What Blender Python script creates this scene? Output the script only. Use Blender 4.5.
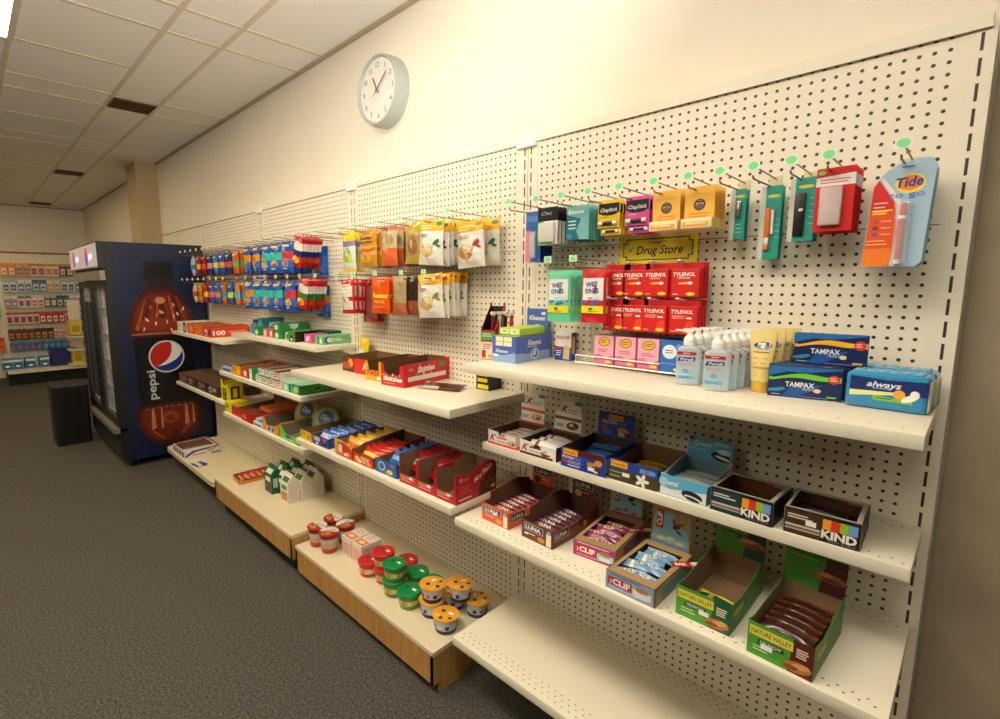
import bpy, bmesh, math, random
from mathutils import Vector, Matrix
random.seed(7)
for o in list(bpy.data.objects): bpy.data.objects.remove(o)
IN = 0.0254
FL_Z = 81.5                      # floor is 81.5 in below the height datum
def W(x, d, z): return Vector((x*IN, -d*IN, (z+FL_Z)*IN))
SC = bpy.context.scene
# ------------------------------------------------------------------ camera
yaw, pitch, roll, foc = .8053, .1388, -.0031, 507.6242
Fv = Vector((-math.sin(yaw)*math.cos(pitch), math.cos(yaw)*math.cos(pitch), -math.sin(pitch)))
R0 = Vector((math.cos(yaw), math.sin(yaw), 0)); U0 = R0.cross(Fv)
Rv = R0*math.cos(roll)+U0*math.sin(roll); Uv = U0*math.cos(roll)-R0*math.sin(roll)
cam_data = bpy.data.cameras.new('camera'); cam = bpy.data.objects.new('camera', cam_data)
SC.collection.objects.link(cam)
m = Matrix((Rv, Uv, -Fv)).transposed().to_4x4(); m.translation = W(1.6906, 63.0568, -19.8499)
cam.matrix_world = m
cam_data.sensor_width = 36; cam_data.lens = foc*36/1000
cam_data.shift_x = (500-455.288)/1000; cam_data.shift_y = -(359.5-355.272)/1000
cam_data.clip_start = .02
SC.camera = cam
# ------------------------------------------------------------------ world, light, exposure
wd = bpy.data.worlds.new('world'); SC.world = wd; wd.use_nodes = True
wd.node_tree.nodes['Background'].inputs[0].default_value = (1, .85, .65, 1)
wd.node_tree.nodes['Background'].inputs[1].default_value = .05
SC.view_settings.view_transform = 'Standard'
SC.view_settings.look = 'None'
SC.view_settings.gamma = 1; SC.view_settings.use_curve_mapping = False
SC.view_settings.exposure = -0.2
LAMP = 17.0
LAMP_COL = (1.0, .87, .66)
# the photographer's flash, bounced off the ceiling above the camera
fl = bpy.data.lights.new('bounced_flash', 'SPOT'); fl.energy = 290; fl.color = (1, .93, .82); fl.spot_size = math.radians(120); fl.spot_blend = .6; fl.shadow_soft_size = .05
flo = bpy.data.objects.new('bounced_flash', fl); SC.collection.objects.link(flo)
flo.location = W(-6, 64, -14); flo.rotation_euler = (Vector((-40, 6, 40))).to_track_quat('-Z', 'Y').to_euler()
# ------------------------------------------------------------------ materials
def lin(h):
    if isinstance(h, str):
        c = [int(h[i:i+2], 16)/255 for i in (0, 2, 4)]
    else: c = h
    return tuple(x/12.92 if x <= .04045 else ((x+.055)/1.055)**2.4 for x in c)+(1,)
MC = {}
def mat(col, rough=.5, metal=0., emit=0., alpha=1., trans=0., coat=0.):
    k = (col, rough, metal, emit, alpha, trans, coat)
    if k in MC: return MC[k]
    m = bpy.data.materials.new('paint_'+str(col)); m.use_nodes = True
    b = m.node_tree.nodes['Principled BSDF']; c = lin(col)
    b.inputs['Base Color'].default_value = c
    b.inputs['Roughness'].default_value = rough; b.inputs['Metallic'].default_value = metal
    if emit:
        b.inputs['Emission Color'].default_value = c; b.inputs['Emission Strength'].default_value = emit
    b.inputs['Alpha'].default_value = alpha
    b.inputs['Transmission Weight'].default_value = trans
    if coat: b.inputs['Coat Weight'].default_value = coat
    MC[k] = m; return m
def nodes_mat(name):
    m = bpy.data.materials.new(name); m.use_nodes = True
    nt = m.node_tree; return m, nt, nt.nodes['Principled BSDF']
def N(nt, typ, **kw):
    n = nt.nodes.new(typ)
    for k, v in kw.items(): setattr(n, k, v)
    return n
def L(nt, a, b): nt.links.new(a, b)
def mth(nt, op, a, b=None, c=None):
    n = N(nt, 'ShaderNodeMath', operation=op)
    for i, v in enumerate((a, b, c)):
        if v is None: continue
        if isinstance(v, (int, float)): n.inputs[i].default_value = v
        else: L(nt, v, n.inputs[i])
    return n.outputs[0]
def noise_mat(name, c1, c2, scale, rough=.8, bump=0, detail=4, stretch=(1,1,1), c3=None, lo=.35, hi=.65, bscale=None):
    m, nt, b = nodes_mat(name)
    tc = N(nt, 'ShaderNodeTexCoord'); mp = N(nt, 'ShaderNodeMapping'); mp.inputs['Scale'].default_value = stretch
    L(nt, tc.outputs['Object'], mp.inputs[0])
    n = N(nt, 'ShaderNodeTexNoise'); n.inputs['Scale'].default_value = scale; n.inputs['Detail'].default_value = detail
    L(nt, mp.outputs[0], n.inputs['Vector'])
    r = N(nt, 'ShaderNodeValToRGB'); r.color_ramp.elements[0].color = lin(c1); r.color_ramp.elements[1].color = lin(c2)
    r.color_ramp.elements[0].position = lo; r.color_ramp.elements[1].position = hi
    if c3:
        e = r.color_ramp.elements.new((lo+hi)/2); e.color = lin(c3)
    L(nt, n.outputs['Fac'], r.inputs[0]); L(nt, r.outputs[0], b.inputs['Base Color'])
    b.inputs['Roughness'].default_value = rough
    if bump:
        bp = N(nt, 'ShaderNodeBump'); bp.inputs['Strength'].default_value = bump; bp.inputs['Distance'].default_value = .004
        n2 = n
        if bscale:
            n2 = N(nt, 'ShaderNodeTexNoise'); n2.inputs['Scale'].default_value = bscale; L(nt, mp.outputs[0], n2.inputs['Vector'])
        L(nt, n2.outputs['Fac'], bp.inputs['Height']); L(nt, bp.outputs[0], b.inputs['Normal'])
    return m
CREAM = 'EAE3D0'
M_CARPET = noise_mat('carpet', '2C2E33', '645D51', 105, .95, .5, 8, c3='47443E', lo=.32, hi=.68, bscale=220)
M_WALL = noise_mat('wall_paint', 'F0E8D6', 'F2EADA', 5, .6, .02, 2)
M_WALLG = noise_mat('shaded_grey_paint', 'A3947C', 'AA9B83', 8, .7, .02, 2)  # grey wall paint, darkened so the colour carries the shade on this stretch
M_TILE = noise_mat('ceiling_tile', 'F0EAE0', 'F7F2EA', 160, .95, .25, 6, lo=.3, hi=.6)
M_TBAR = mat('DDD0B8', .5)
M_WOOD = noise_mat('oak_laminate', 'AE7F43', 'CA9A58', 7, .4, .05, 8, stretch=(9, 9, .7), lo=.3, hi=.7)
M_LAM = mat('DDD0B2', .35)
M_CREAM = mat(CREAM, .45)
M_SHELF = mat('E6DFCB', .38)
M_HOLE = mat('2A2118', .9)
M_STEEL = mat('8D857A', .35, .9)
M_BOARD = mat('8A6A48', .85)           # inside of cartons
M_BOARDG = mat('85796A', .85)
M_BLACK = mat('101012', .4)
def pegboard(slot=False, zoff=0., seams=(-14.7, -46.7, -62.7)):
    """cream hardboard with 1 inch hole grid; object space is inches*IN, x from the section's right end"""
    m, nt, b = nodes_mat('pegboard' if not slot else 'slotted_upright')
    tc = N(nt, 'ShaderNodeTexCoord'); sp = N(nt, 'ShaderNodeSeparateXYZ'); L(nt, tc.outputs['Object'], sp.inputs[0])
    x = mth(nt, 'DIVIDE', sp.outputs[0], IN); z = mth(nt, 'SUBTRACT', mth(nt, 'DIVIDE', sp.outputs[2], IN), FL_Z)
    if not slot:
        fx = mth(nt, 'SUBTRACT', mth(nt, 'FRACT', mth(nt, 'ADD', x, 400)), .5)
        fz = mth(nt, 'SUBTRACT', mth(nt, 'FRACT', mth(nt, 'ADD', z, 400.55)), .5)
        dd = mth(nt, 'SQRT', mth(nt, 'ADD', mth(nt, 'MULTIPLY', fx, fx), mth(nt, 'MULTIPLY', fz, fz)))
        hole = mth(nt, 'MULTIPLY_ADD', dd, -25, 4.6)      # radius ~ .135, soft rim
        hole = mth(nt, 'MINIMUM', mth(nt, 'MAXIMUM', hole, 0), 1)
        for s in seams:
            q = mth(nt, 'LESS_THAN', mth(nt, 'ABSOLUTE', mth(nt, 'SUBTRACT', z, s)), .06)
            hole = mth(nt, 'MAXIMUM', hole, mth(nt, 'MULTIPLY', q, .7))
    else:
        fz = mth(nt, 'ABSOLUTE', mth(nt, 'SUBTRACT', mth(nt, 'FRACT', mth(nt, 'ADD', mth(nt, 'MULTIPLY', z, .5), 200.5)), .5))
        a = mth(nt, 'LESS_THAN', fz, .36)
        ax = mth(nt, 'ABSOLUTE', mth(nt, 'SUBTRACT', mth(nt, 'ABSOLUTE', mth(nt, 'ADD', x, 24)), 23.4))
        bx = mth(nt, 'LESS_THAN', ax, .11)
        hole = mth(nt, 'MULTIPLY', a, bx)
    mx = N(nt, 'ShaderNodeMix', data_type='RGBA'); L(nt, hole, mx.inputs[0])
    mx.inputs[6].default_value = lin('EDE5D2'); mx.inputs[7].default_value = lin('3A2E20')
    L(nt, mx.outputs[2], b.inputs['Base Color']); b.inputs['Roughness'].default_value = .5
    return m
M_PEG = pegboard(); M_UPR = pegboard(True)
# ------------------------------------------------------------------ mesh builder (units: inches)
class Fr:
    """a flat printable frame"""
    def __init__(s, mb, O, U, V, Nn, bulge=None):
        s.mb, s.O, s.U, s.V = mb, Vector(O), Vector(U).normalized(), Vector(V).normalized()
        s.N = Vector(Nn).normalized(); s.k = 1; s.bulge = bulge
    def p(s, u, v, k=None):
        h = (s.k if k is None else k)*.012
        if s.bulge: h += s.bulge(u, v)+.02
        return s.O+s.U*u+s.V*v+s.N*h
    def up(s): s.k += 1; return s
    def poly(s, pts, m): s.mb.face([s.p(*q) for q in pts], m); s.k += .15; return s
    def rect(s, u0, v0, u1, v1, m):
        if s.bulge:
            nu, nv = max(1, int(abs(u1-u0)/.6)), max(1, int(abs(v1-v0)/.6)); k = s.k
            for i in range(nu):
                for j in range(nv):
                    a, b2 = u0+(u1-u0)*i/nu, u0+(u1-u0)*(i+1)/nu; c, d = v0+(v1-v0)*j/nv, v0+(v1-v0)*(j+1)/nv
                    s.mb.face([s.p(a, c, k), s.p(b2, c, k), s.p(b2, d, k), s.p(a, d, k)], m)
            s.k += .15; return s
        return s.poly([(u0, v0), (u1, v0), (u1, v1), (u0, v1)], m)
    def ell(s, cu, cv, ru, rv, m, rot=0, n=18):
        c, q = math.cos(rot), math.sin(rot)
        return s.poly([(cu+ru*math.cos(t)*c-rv*math.sin(t)*q, cv+ru*math.cos(t)*q+rv*math.sin(t)*c)
                       for t in [2*math.pi*i/n for i in range(n)]], m)
    def lines(s, u0, u1, v, n, dv, m, th=.05, jitter=.3):
        for i in range(n):
            e = u1-(u1-u0)*jitter*random.random()
            s.rect(u0, v-i*dv, e, v-i*dv+th, m)
        return s
    def text(s, t, u, v, h, m, align='L', w=None, bold=0, slant=0, rot=0):
        vs, fs, tw = text_poly(t, bold, slant)
        sx = h if w is None else w/tw
        tw2 = tw*sx; o = {'L': 0, 'C': -tw2/2, 'R': -tw2}[align]
        c, q = math.cos(rot), math.sin(rot)
        P = []
        for (a, b2) in vs:
            a, b2 = a*sx+o, b2*h
            P.append(s.p(u+a*c-b2*q, v+a*q+b2*c))
        s.mb.mesh(P, fs, m); s.k += .15; return s
TC = {}
def text_poly(t, bold=0, slant=0):
    k = (t, bold, slant)
    if k in TC: return TC[k]
    cu = bpy.data.curves.new('lettering', 'FONT'); cu.body = t; cu.resolution_u = 2
    cu.offset = bold*.02; cu.shear = slant
    ob = bpy.data.objects.new('lettering', cu); SC.collection.objects.link(ob)
    dg = bpy.context.evaluated_depsgraph_get()
    me = bpy.data.meshes.new_from_object(ob.evaluated_get(dg), depsgraph=dg)
    vs = [(v.co.x, v.co.y) for v in me.vertices]; fs = [tuple(p.vertices) for p in me.polygons]
    bpy.data.objects.remove(ob); bpy.data.curves.remove(cu); bpy.data.meshes.remove(me)
    x0 = min(v[0] for v in vs); x1 = max(v[0] for v in vs)
    sc = 1/.71
    vs = [((x-x0)*sc, y*sc) for x, y in vs]
    TC[k] = (vs, fs, (x1-x0)*sc); return TC[k]
class MB:
    def __init__(s): s.v, s.f, s.mi, s.ms, s.M = [], [], [], [], Matrix()
    def _m(s, m):
        if isinstance(m, str): m = mat(m)
        if m not in s.ms: s.ms.append(m)
        return s.ms.index(m)
    def face(s, pts, m):
        n = len(s.v); s.v += [s.M@Vector(p) for p in pts]; s.f.append(tuple(range(n, n+len(pts)))); s.mi.append(s._m(m))
    def mesh(s, pts, fs, m):
        n = len(s.v); s.v += [s.M@Vector(p) for p in pts]; k = s._m(m)
        for f in fs: s.f.append(tuple(i+n for i in f)); s.mi.append(k)
    def box(s, x0, x1, y0, y1, z0, z1, m, front=None, right=None, top=None, left=None):
        P = [(x0,y0,z0),(x1,y0,z0),(x1,y1,z0),(x0,y1,z0),(x0,y0,z1),(x1,y0,z1),(x1,y1,z1),(x0,y1,z1)]
        for q, mm in (((0,1,5,4), front), ((1,2,6,5), right), ((4,5,6,7), top), ((3,0,4,7), left), ((2,3,7,6), None), ((3,2,1,0), None)):
            s.face([P[i] for i in q], mm or m)
    def bevbox(s, x0, x1, y0, y1, z0, z1, r, m, seg=2):
        bm = bmesh.new(); bmesh.ops.create_cube(bm, size=1)
        for v in bm.verts: v.co = Vector(((x0+x1)/2+v.co.x*(x1-x0), (y0+y1)/2+v.co.y*(y1-y0), (z0+z1)/2+v.co.z*(z1-z0)))
        bmesh.ops.bevel(bm, geom=bm.edges[:], offset=r, segments=seg, affect='EDGES', profile=.5)
        bm.verts.index_update()
        s.mesh([v.co.copy() for v in bm.verts], [tuple(v.index for v in f.verts) for f in bm.faces], m); bm.free()
    def slab(s, pts, O, U, V, Nn, t, mo, mi_, me_=None):
        """extruded outline: outer face (mo) at O, inner (mi_) at O-N*t"""
        O, U, V, Nn = Vector(O), Vector(U), Vector(V), Vector(Nn); me_ = me_ or mi_
        a = [O+U*u+V*v for u, v in pts]; b = [p-Nn*t for p in a]
        s.face(a, mo); s.face(b[::-1], mi_)
        for i in range(len(a)):
            j = (i+1) % len(a); s.face([a[i], b[i], b[j], a[j]], me_)
    def tube(s, path, r, m, n=6):
        path = [Vector(p) for p in path]; rings = []
        for i, p in enumerate(path):
            t = (path[min(i+1, len(path)-1)]-path[max(i-1, 0)]).normalized()
            a = t.orthogonal().normalized() if i == 0 else (rings_a-t*rings_a.dot(t)).normalized()
            rings_a = a; b = t.cross(a)
            rings.append([p+(a*math.cos(2*math.pi*k/n)+b*math.sin(2*math.pi*k/n))*r for k in range(n)])
        P = [q for rg in rings for q in rg]; F = []
        for i in range(len(path)-1):
            for k in range(n):
                k2 = (k+1) % n; F.append((i*n+k, i*n+k2, (i+1)*n+k2, (i+1)*n+k))
        F.append(tuple(range(n))[::-1]); F.append(tuple((len(path)-1)*n+k for k in range(n)))
        s.mesh(P, F, m)
    def lathe(s, prof, m, n=24, c=(0, 0, 0), sx=1, sy=1, mfn=None, cap=True):
        """prof: (r, z) list; m per band via mfn(i)"""
        cx, cy, cz = c; P = []
        for r, z in prof:
            P += [(cx+sx*r*math.cos(2*math.pi*k/n), cy+sy*r*math.sin(2*math.pi*k/n), cz+z) for k in range(n)]
        for i in range(len(prof)-1):
            mm = mfn(i) if mfn else m
            s.mesh(P[i*n:(i+2)*n], [(k, (k+1) % n, n+(k+1) % n, n+k) for k in range(n)], mm)
        if cap:
            s.mesh(P[:n], [tuple(range(n))[::-1]], mfn(0) if mfn else m)
            s.mesh(P[-n:], [tuple(range(n))], mfn(len(prof)-2) if mfn else m)
    def pillow(s, w, h, t, colfn, nu=10, nv=14, back=None, y=0, seal=.35, x0=None, z0=None, wrinkle=.11, seed=0):
        """stuffed pouch centred on x, standing z0..z0+h, thickness t (front at -y)"""
        rnd = random.Random(seed); x0 = -w/2 if x0 is None else x0; z0 = -h if z0 is None else z0; wv = .0
        ph = [rnd.random()*6 for _ in range(6)]
        def bl(u, v):
            a, b2 = u/w, v/h
            e = min(1, max(0, min(v, h-v)/seal-.6)) if seal else 1
            q = max(0, 1-abs(2*a-1)**2.6)*max(0, 1-abs(2*b2-1)**4)
            wr = math.sin(a*9+ph[0])*math.sin(b2*7+ph[1])*.5+math.sin(a*21+b2*9+ph[2])*.3+math.sin(b2*26+a*6+ph[3])*.3
            return t/2*q*e*(1+wrinkle*2*wr)+.012
        for sgn in (-1, 1):
            P = []; 
            for j in range(nv+1):
                for i in range(nu+1):
                    u, v = w*i/nu, h*j/nv
                    pinch = 1-.07*abs(math.sin(math.pi*j/nv))**.7+.012*math.sin(j*2.3+ph[4])
                    P.append((x0+w/2+(u-w/2)*pinch, y+sgn*bl(u, v)+wv*math.sin(u/w*3+ph[5]), z0+v*(1-.02*math.sin(u/w*math.pi))))
            bands = {}
            for j in range(nv):
                for i in range(nu):
                    c = colfn((i+.5)/nu, (j+.5)/nv) if sgn < 0 or back is None else back
                    q = (j*(nu+1)+i, j*(nu+1)+i+1, (j+1)*(nu+1)+i+1, (j+1)*(nu+1)+i)
                    bands.setdefault(c, []).append(q if sgn < 0 else q[::-1])
            for c, qs in bands.items():
                s.mesh(P, qs, gl(c) if isinstance(c, str) else c)
        return Fr(s, (x0, y, z0), (1, 0, 0), (0, 0, 1), (0, -1, 0), bl)
    def build(s, name, parent=None, smooth=False):
        me = bpy.data.meshes.new(name)
        used = sorted({i for f in s.f for i in f}); rm = {a: b for b, a in enumerate(used)}
        me.from_pydata([s.v[i]*IN for i in used], [], [tuple(rm[i] for i in f) for f in s.f])
        for m in s.ms: me.materials.append(m)
        me.polygons.foreach_set('material_index', s.mi)
        if smooth:
            me.polygons.foreach_set('use_smooth', [True]*len(me.polygons))
            try: me.set_sharp_from_angle(angle=math.radians(40))
            except Exception: pass
        me.update()
        o = bpy.data.objects.new(name, me); SC.collection.objects.link(o)
        if parent: o.parent = parent
        return o
def gl(c): return mat(c, .22, 0, 0, 1, 0, .35)     # glossy plastic film
def tag(o, label, cat, group=None, kind=None):
    if label: o['label'] = label
    if cat: o['category'] = cat
    if group: o['group'] = group
    if kind: o['kind'] = kind
    return o
def thing(name, label, cat, x, d, z, rz=0, group=None):
    o = bpy.data.objects.new(name, None); o.empty_display_size = .02; SC.collection.objects.link(o)
    o.location = W(x, d, z); o.rotation_euler = (0, 0, math.radians(rz)); return tag(o, label, cat, group)
def put(o, x, d, z, rz=0, rx=0, ry=0):
    o.location = W(x, d, z); o.rotation_euler = tuple(math.radians(a) for a in (rx, ry, rz)); return o
def kids(o): return [c for c in bpy.data.objects if c.parent is o]
def dup(root, label, x, d, z, rz=0, rx=0, ry=0, group=None):
    r = root.copy(); SC.collection.objects.link(r); put(r, x, d, z, rz, rx, ry); r['label'] = label
    if group: r['group'] = group
    for ch in kids(root):
        c = ch.copy(); SC.collection.objects.link(c); c.parent = r
        for g in kids(ch):
            e = g.copy(); SC.collection.objects.link(e); e.parent = c
    return r
ORD = ['zeroth', 'first', 'second', 'third', 'fourth', 'fifth', 'sixth', 'seventh', 'eighth', 'ninth', 'tenth', 'eleventh',
       'twelfth', 'thirteenth', 'fourteenth', 'fifteenth', 'sixteenth', 'seventeenth', 'eighteenth']
def structure(mb, name, smooth=False): o = mb.build(name, None, smooth); o['kind'] = 'structure'; return o
V = lambda x, d, z: (x, -d, z+FL_Z)     # datum coordinates for world-placed meshes
def wbox(mb, x0, x1, d0, d1, z0, z1, m, **k): mb.box(x0, x1, -d1, -d0, z0+FL_Z, z1+FL_Z, m, **k)
# ================================================================== THE ROOM
CEIL = 33.3
WX0, WX1, WD = -452, 300, 300
mb = MB(); wbox(mb, WX0-4, WX1+4, -8, WD+4, -83.5, -81.5, M_CARPET); structure(mb, 'floor')
mb = MB(); wbox(mb, WX0-4, WX1+4, -8, WD+4, CEIL+.12, CEIL+3, M_TILE); structure(mb, 'ceiling')
mb = MB(); wbox(mb, WX0-4, .5, -8, -4, -81.5, CEIL+.4, M_WALL); structure(mb, 'wall_right')
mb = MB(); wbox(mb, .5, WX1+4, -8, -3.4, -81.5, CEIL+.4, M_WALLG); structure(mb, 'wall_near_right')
mb = MB(); wbox(mb, WX0-4, WX0, -4, WD+4, -81.5, CEIL+.4, M_WALL); structure(mb, 'wall_far')
mb = MB(); wbox(mb, WX0, WX1, WD, WD+4, -81.5, CEIL+.4, M_WALL); structure(mb, 'wall_left')
mb = MB(); wbox(mb, WX1, WX1+4, -3.2, WD, -81.5, CEIL+.4, M_WALL); structure(mb, 'wall_near')
# pilaster in the right wall
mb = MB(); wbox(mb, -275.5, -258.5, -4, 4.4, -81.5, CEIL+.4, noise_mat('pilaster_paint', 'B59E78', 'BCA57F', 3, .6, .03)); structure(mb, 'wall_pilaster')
# thin picture rail / panel joint at rail height and ceiling edge angle
mb = MB(); wbox(mb, WX0, -192.4, -4, -3.85, 2.2, 2.5, mat('A08B66')); wbox(mb, .5, 60, -3.4, -3.3, 2.2, 2.45, mat('6E6458')); structure(mb, 'trim_1')
mb = MB(); wbox(mb, WX0, .5, -4, -3.1, CEIL-.4, CEIL+.4, mat('B5A184')); wbox(mb, WX0, WX0+.9, -4, WD, CEIL-.5, CEIL+.4, mat('B39E7A')); structure(mb, 'trim_2')
# suspended ceiling grid
MOD = 62.4
xs = []
for k in range(-6, 6):
    b = -112+k*MOD
    xs += [(b, 0), (b-12.2, 0), (b-38.2, 27.2)]
mb = MB()
for x, dmin in xs:
    if WX0 < x < WX1: wbox(mb, x-.5, x+.5, dmin or -3.1, WD, CEIL-.02, CEIL+.4, M_TBAR)
for d in (15.3, 27.2, 50.6, 99, 123, 171): wbox(mb, WX0+.9, WX1, d-.5, d+.5, CEIL-.05, CEIL+.4, M_TBAR)
structure(mb, 'trim_3')
# recessed fluorescent lights in the ceiling: > frame, diffuser
def ceiling_light(x0, d0, label, x1=None, d1=None, st=LAMP, col=LAMP_COL):
    x1 = x1 or x0+24.8; d1 = d1 or d0+46.5
    r = thing('ceiling_light', label, 'ceiling light', (x0+x1)/2, (d0+d1)/2, CEIL, 0, 'recessed fluorescent ceiling lights')
    hx, hd = (x1-x0)/2, (d1-d0)/2; f = MB()
    for a in ((-hx, hx, -hd, -hd+1.2), (-hx, hx, hd-1.2, hd), (-hx, -hx+1.2, -hd+1.2, hd-1.2), (hx-1.2, hx, -hd+1.2, hd-1.2)):
        f.box(*a, -.35, .3, mat('D9D2C2', .4))
    f.build('frame', r)
    g = MB(); g.box(-hx+1.2, hx-1.2, -hd+1.2, hd-1.2, -.12, .1, lampm(st, col)); g.build('diffuser', r)
def lampm(st, col):
    m = bpy.data.materials.new('lit_diffuser'); m.use_nodes = True
    b = m.node_tree.nodes['Principled BSDF']; b.inputs['Emission Color'].default_value = col+(1,); b.inputs['Emission Strength'].default_value = st
    b.inputs['Base Color'].default_value = (.8, .8, .8, 1); return m
# strength and colour of each tube: the far ones set dimmer and yellower to tint the far end
TUBES = {-4: (7, (1, .75, .42)), -3: (7.5, (1, .75, .42)), -2: (9, (1, .77, .44)), -1: (12, (1, .79, .48)), 0: (15, (1, .83, .56)), 1: (18, (1, .88, .69)), 2: (13, (1, .89, .72)), 3: (8, (1, .91, .75))}
for j in range(-4, 4):
    xb = -112+j*MOD-12.2-26
    st, col = TUBES[j]
    where = 'at the top left corner' if j == 0 else ORD[abs(j)]+(' towards the far wall' if j < 0 else ' towards the viewer')
    ceiling_light(xb-.8, 49.8 if j != -1 else 74.6, 'bright recessed fluorescent light over the aisle, '+where, xb+46, 74.6 if j != -1 else 99.2, st, col)
    if j in (-3, -1, 1): ceiling_light(xb-.8, 123.6, 'bright recessed fluorescent light at the far side of the room, '+where, st=st, col=col)
# brown air grilles
def vent(x0, x1, d0, d1, label):
    r = thing('ceiling_vent', label, 'air vent', (x0+x1)/2, (d0+d1)/2, CEIL, 0, 'brown ceiling vents')
    hx, hd = (x1-x0)/2, (d1-d0)/2; br = mat('5E4426', .7); f = MB()
    f.box(-hx, hx, -hd, hd, .1, .3, mat('2E2014'))
    f.build('backing', r); f = MB()
    for a in ((-hx, hx, -hd, -hd+.5), (-hx, hx, hd-.5, hd), (-hx, -hx+.5, -hd, hd), (hx-.5, hx, -hd, hd)): f.box(*a, -.3, .3, br)
    f.build('frame', r); f = MB()
    for i in range(12):
        y = -hd+.9+i*(2*hd-1.4)/12; f.box(-hx+.5, hx-.5, y, y+.45, -.15, .15, br)
    f.build('slats', r)
vent(-186, -176.5, 15.8, 26.7, 'brown slatted square vent in the ceiling, largest and nearest of the three')
vent(-312, -301.5, 15.8, 26.7, 'brown slatted square vent in the ceiling, middle one of the three')
vent(-437, -427, 15.8, 26.7, 'brown slatted square vent in the ceiling, farthest one beside the far wall')
# ================================================================== SHELVING UNITS
def shelf_mesh(w, d, t=1.25, m=M_SHELF, r=.12, taper=True):
    b = MB(); b.bevbox(-w, 0, -d, -.05, -t, 0, r, m)
    return b
def perforate(b, w, d, step, rows, z=.015, r=.11):
    for dd in rows:
        n = int((w-1.5)/step)
        for i in range(n+1):
            x = -w+.9+i*step+(.5*step if rows.index(dd) % 2 else 0)
            if x > -.5: continue
            b.face([(x+r*math.cos(a), -dd+.8*r*math.sin(a), z) for a in [k*math.pi/3 for k in range(6)]], M_HOLE)
def unit(xr, label, shelves, perf=(), bot=-81.5, ups=True):
    """shelves: list of (z, depth, x0, x1, thickness, material)"""
    r = thing('shelving_unit', label, 'shelving unit', xr, 0, -81.5)
    b = MB(); b.box(-46.2, -1.8, .02, .25, bot+FL_Z+.3, 1.6+FL_Z, M_PEG); b.build('pegboard_panel', r)
    for s in (0, 1):
        b = MB(); x0, x1 = ((-1.8, -.06) if s == 0 else (-47.94, -46.2))
        if xr == 0 and s == 0: x1 = .25
        b.box(x0, x1, -.03, 2.6, 0, 1.6+FL_Z, M_UPR); b.build('upright', r)
    b = MB(); b.box(-47.9, -.1, -.35, 1.2, .95+FL_Z, 2.1+FL_Z, M_CREAM); b.box(-47.9, -.1, .9, 2.9, 1.7+FL_Z, 2.5+FL_Z, mat('D8CBB0', .5)); b.build('top_rail', r)
    b = MB(); b.bevbox(-1.9, 1.7, -.6, .9, .35+FL_Z, 2.3+FL_Z, .1, mat('EFEDE4', .4))
    b.bevbox(-.6, 3.1, .9, 3.2, 1.5+FL_Z, 2.9+FL_Z, .1, mat('EFEDE4', .4))
    if xr < 0: b.build('joining_cap', r)
    for i, (z, d, x0, x1, t, mm) in enumerate(shelves):
        b = shelf_mesh(x1-x0, d, t, mm)
        pf = dict(perf).get(i)
        if pf: perforate(b, x1-x0, d, *pf)
        o = b.build('shelf', r, True); o.location = ((x1)*IN, 0, (z+FL_Z)*IN)
        if mm != M_LAM:
            for xx in (-.45, -(x1-x0)+.2):
                c = MB(); c.slab([(-.0, 0), (-3.4, 0), (-3.4, -.3), (-.9, -1.5), (0, -1.7)], (xx, 0, -t), (0, 1, 0), (0, 0, 1), (1, 0, 0), .14, M_CREAM, M_CREAM)
                c.build('shelf_bracket', o)
    return r
S1 = unit(0, 'cream pegboard shelving unit nearest the viewer, with snack bars, pain relievers and hand sanitizer',
    [(-30.7, 14.35, -47.6, -.35, 1.2, M_SHELF), (-42.75, 10.25, -47.6, -.35, 1.2, M_SHELF), (-52.6, 16.05, -47.6, -.3, 1.15, M_SHELF), (-70.9, 16.4, -47.7, -.3, 1.3, M_SHELF)],
    {0: (2, (1.0, 12.9)), 1: (1.5, (1.0, 1.5, 9, 9.5)), 2: (1, (.9, 1.5, 14.4, 15)), 3: (1, (.9, 1.5, 2.2, 14.0, 14.7, 15.5))})
def wood_base(root, x0, x1, d, ztop, kd, cut=.0):
    h0 = ztop+FL_Z
    t = MB(); t.bevbox(x0, x1, -d, -.3, h0-.75, h0, .06, M_LAM); t.build('base_top', root, False)
    b = MB(); b.box(x0+.05, x1-.05, -d+.1, -d+1.2, h0-5.5, h0-.75, M_WOOD)
    b.slab([(-d+.1, h0-.76), (-.3, h0-.76), (-.3, .02), (-d+kd, .02), (-d+kd, h0-5.5), (-d+.1, h0-5.5)], (x1-.02, 0, 0), (0, 1, 0), (0, 0, 1), (1, 0, 0), .75, M_WOOD, M_WOOD)
    b.slab([(-d+.1, h0-.76), (-.3, h0-.76), (-.3, .02), (-d+kd, .02), (-d+kd, h0-5.5), (-d+.1, h0-5.5)], (x0+.8, 0, 0), (0, 1, 0), (0, 0, 1), (1, 0, 0), .75, M_WOOD, M_WOOD)
    b.build('oak_front', root)
    b = MB(); b.box(x0+.8, x1-.8, -d+kd, -d+kd+.6, 0, h0-5.5, mat('1B1613', .6)); b.build('toe_kick', root)
S2 = unit(-48, 'cream pegboard shelving unit second from the viewer, noodle cups on its oak base',
    [(-37.04, 16.35, -47.6, -.15, 1.3, M_SHELF), (-51.5, 16.0, -47.6, -.3, 1.2, M_SHELF)], {1: (1, (.8, 1.3))})
wood_base(S2, -46.2, -2.2, 18.0, -74.2, 1.6)
S3 = unit(-96, 'cream pegboard shelving unit third from the viewer, green and white cartons on its oak base',
    [(-33.05, 10.35, -47.6, -.3, 1.1, M_SHELF), (-43.3, 14.2, -47.6, -.3, 1.1, M_SHELF), (-54.9, 13.9, -47.6, -.3, 1.2, M_SHELF)])
wood_base(S3, -44, 1.5, 18.6, -72, 2.0)
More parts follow.
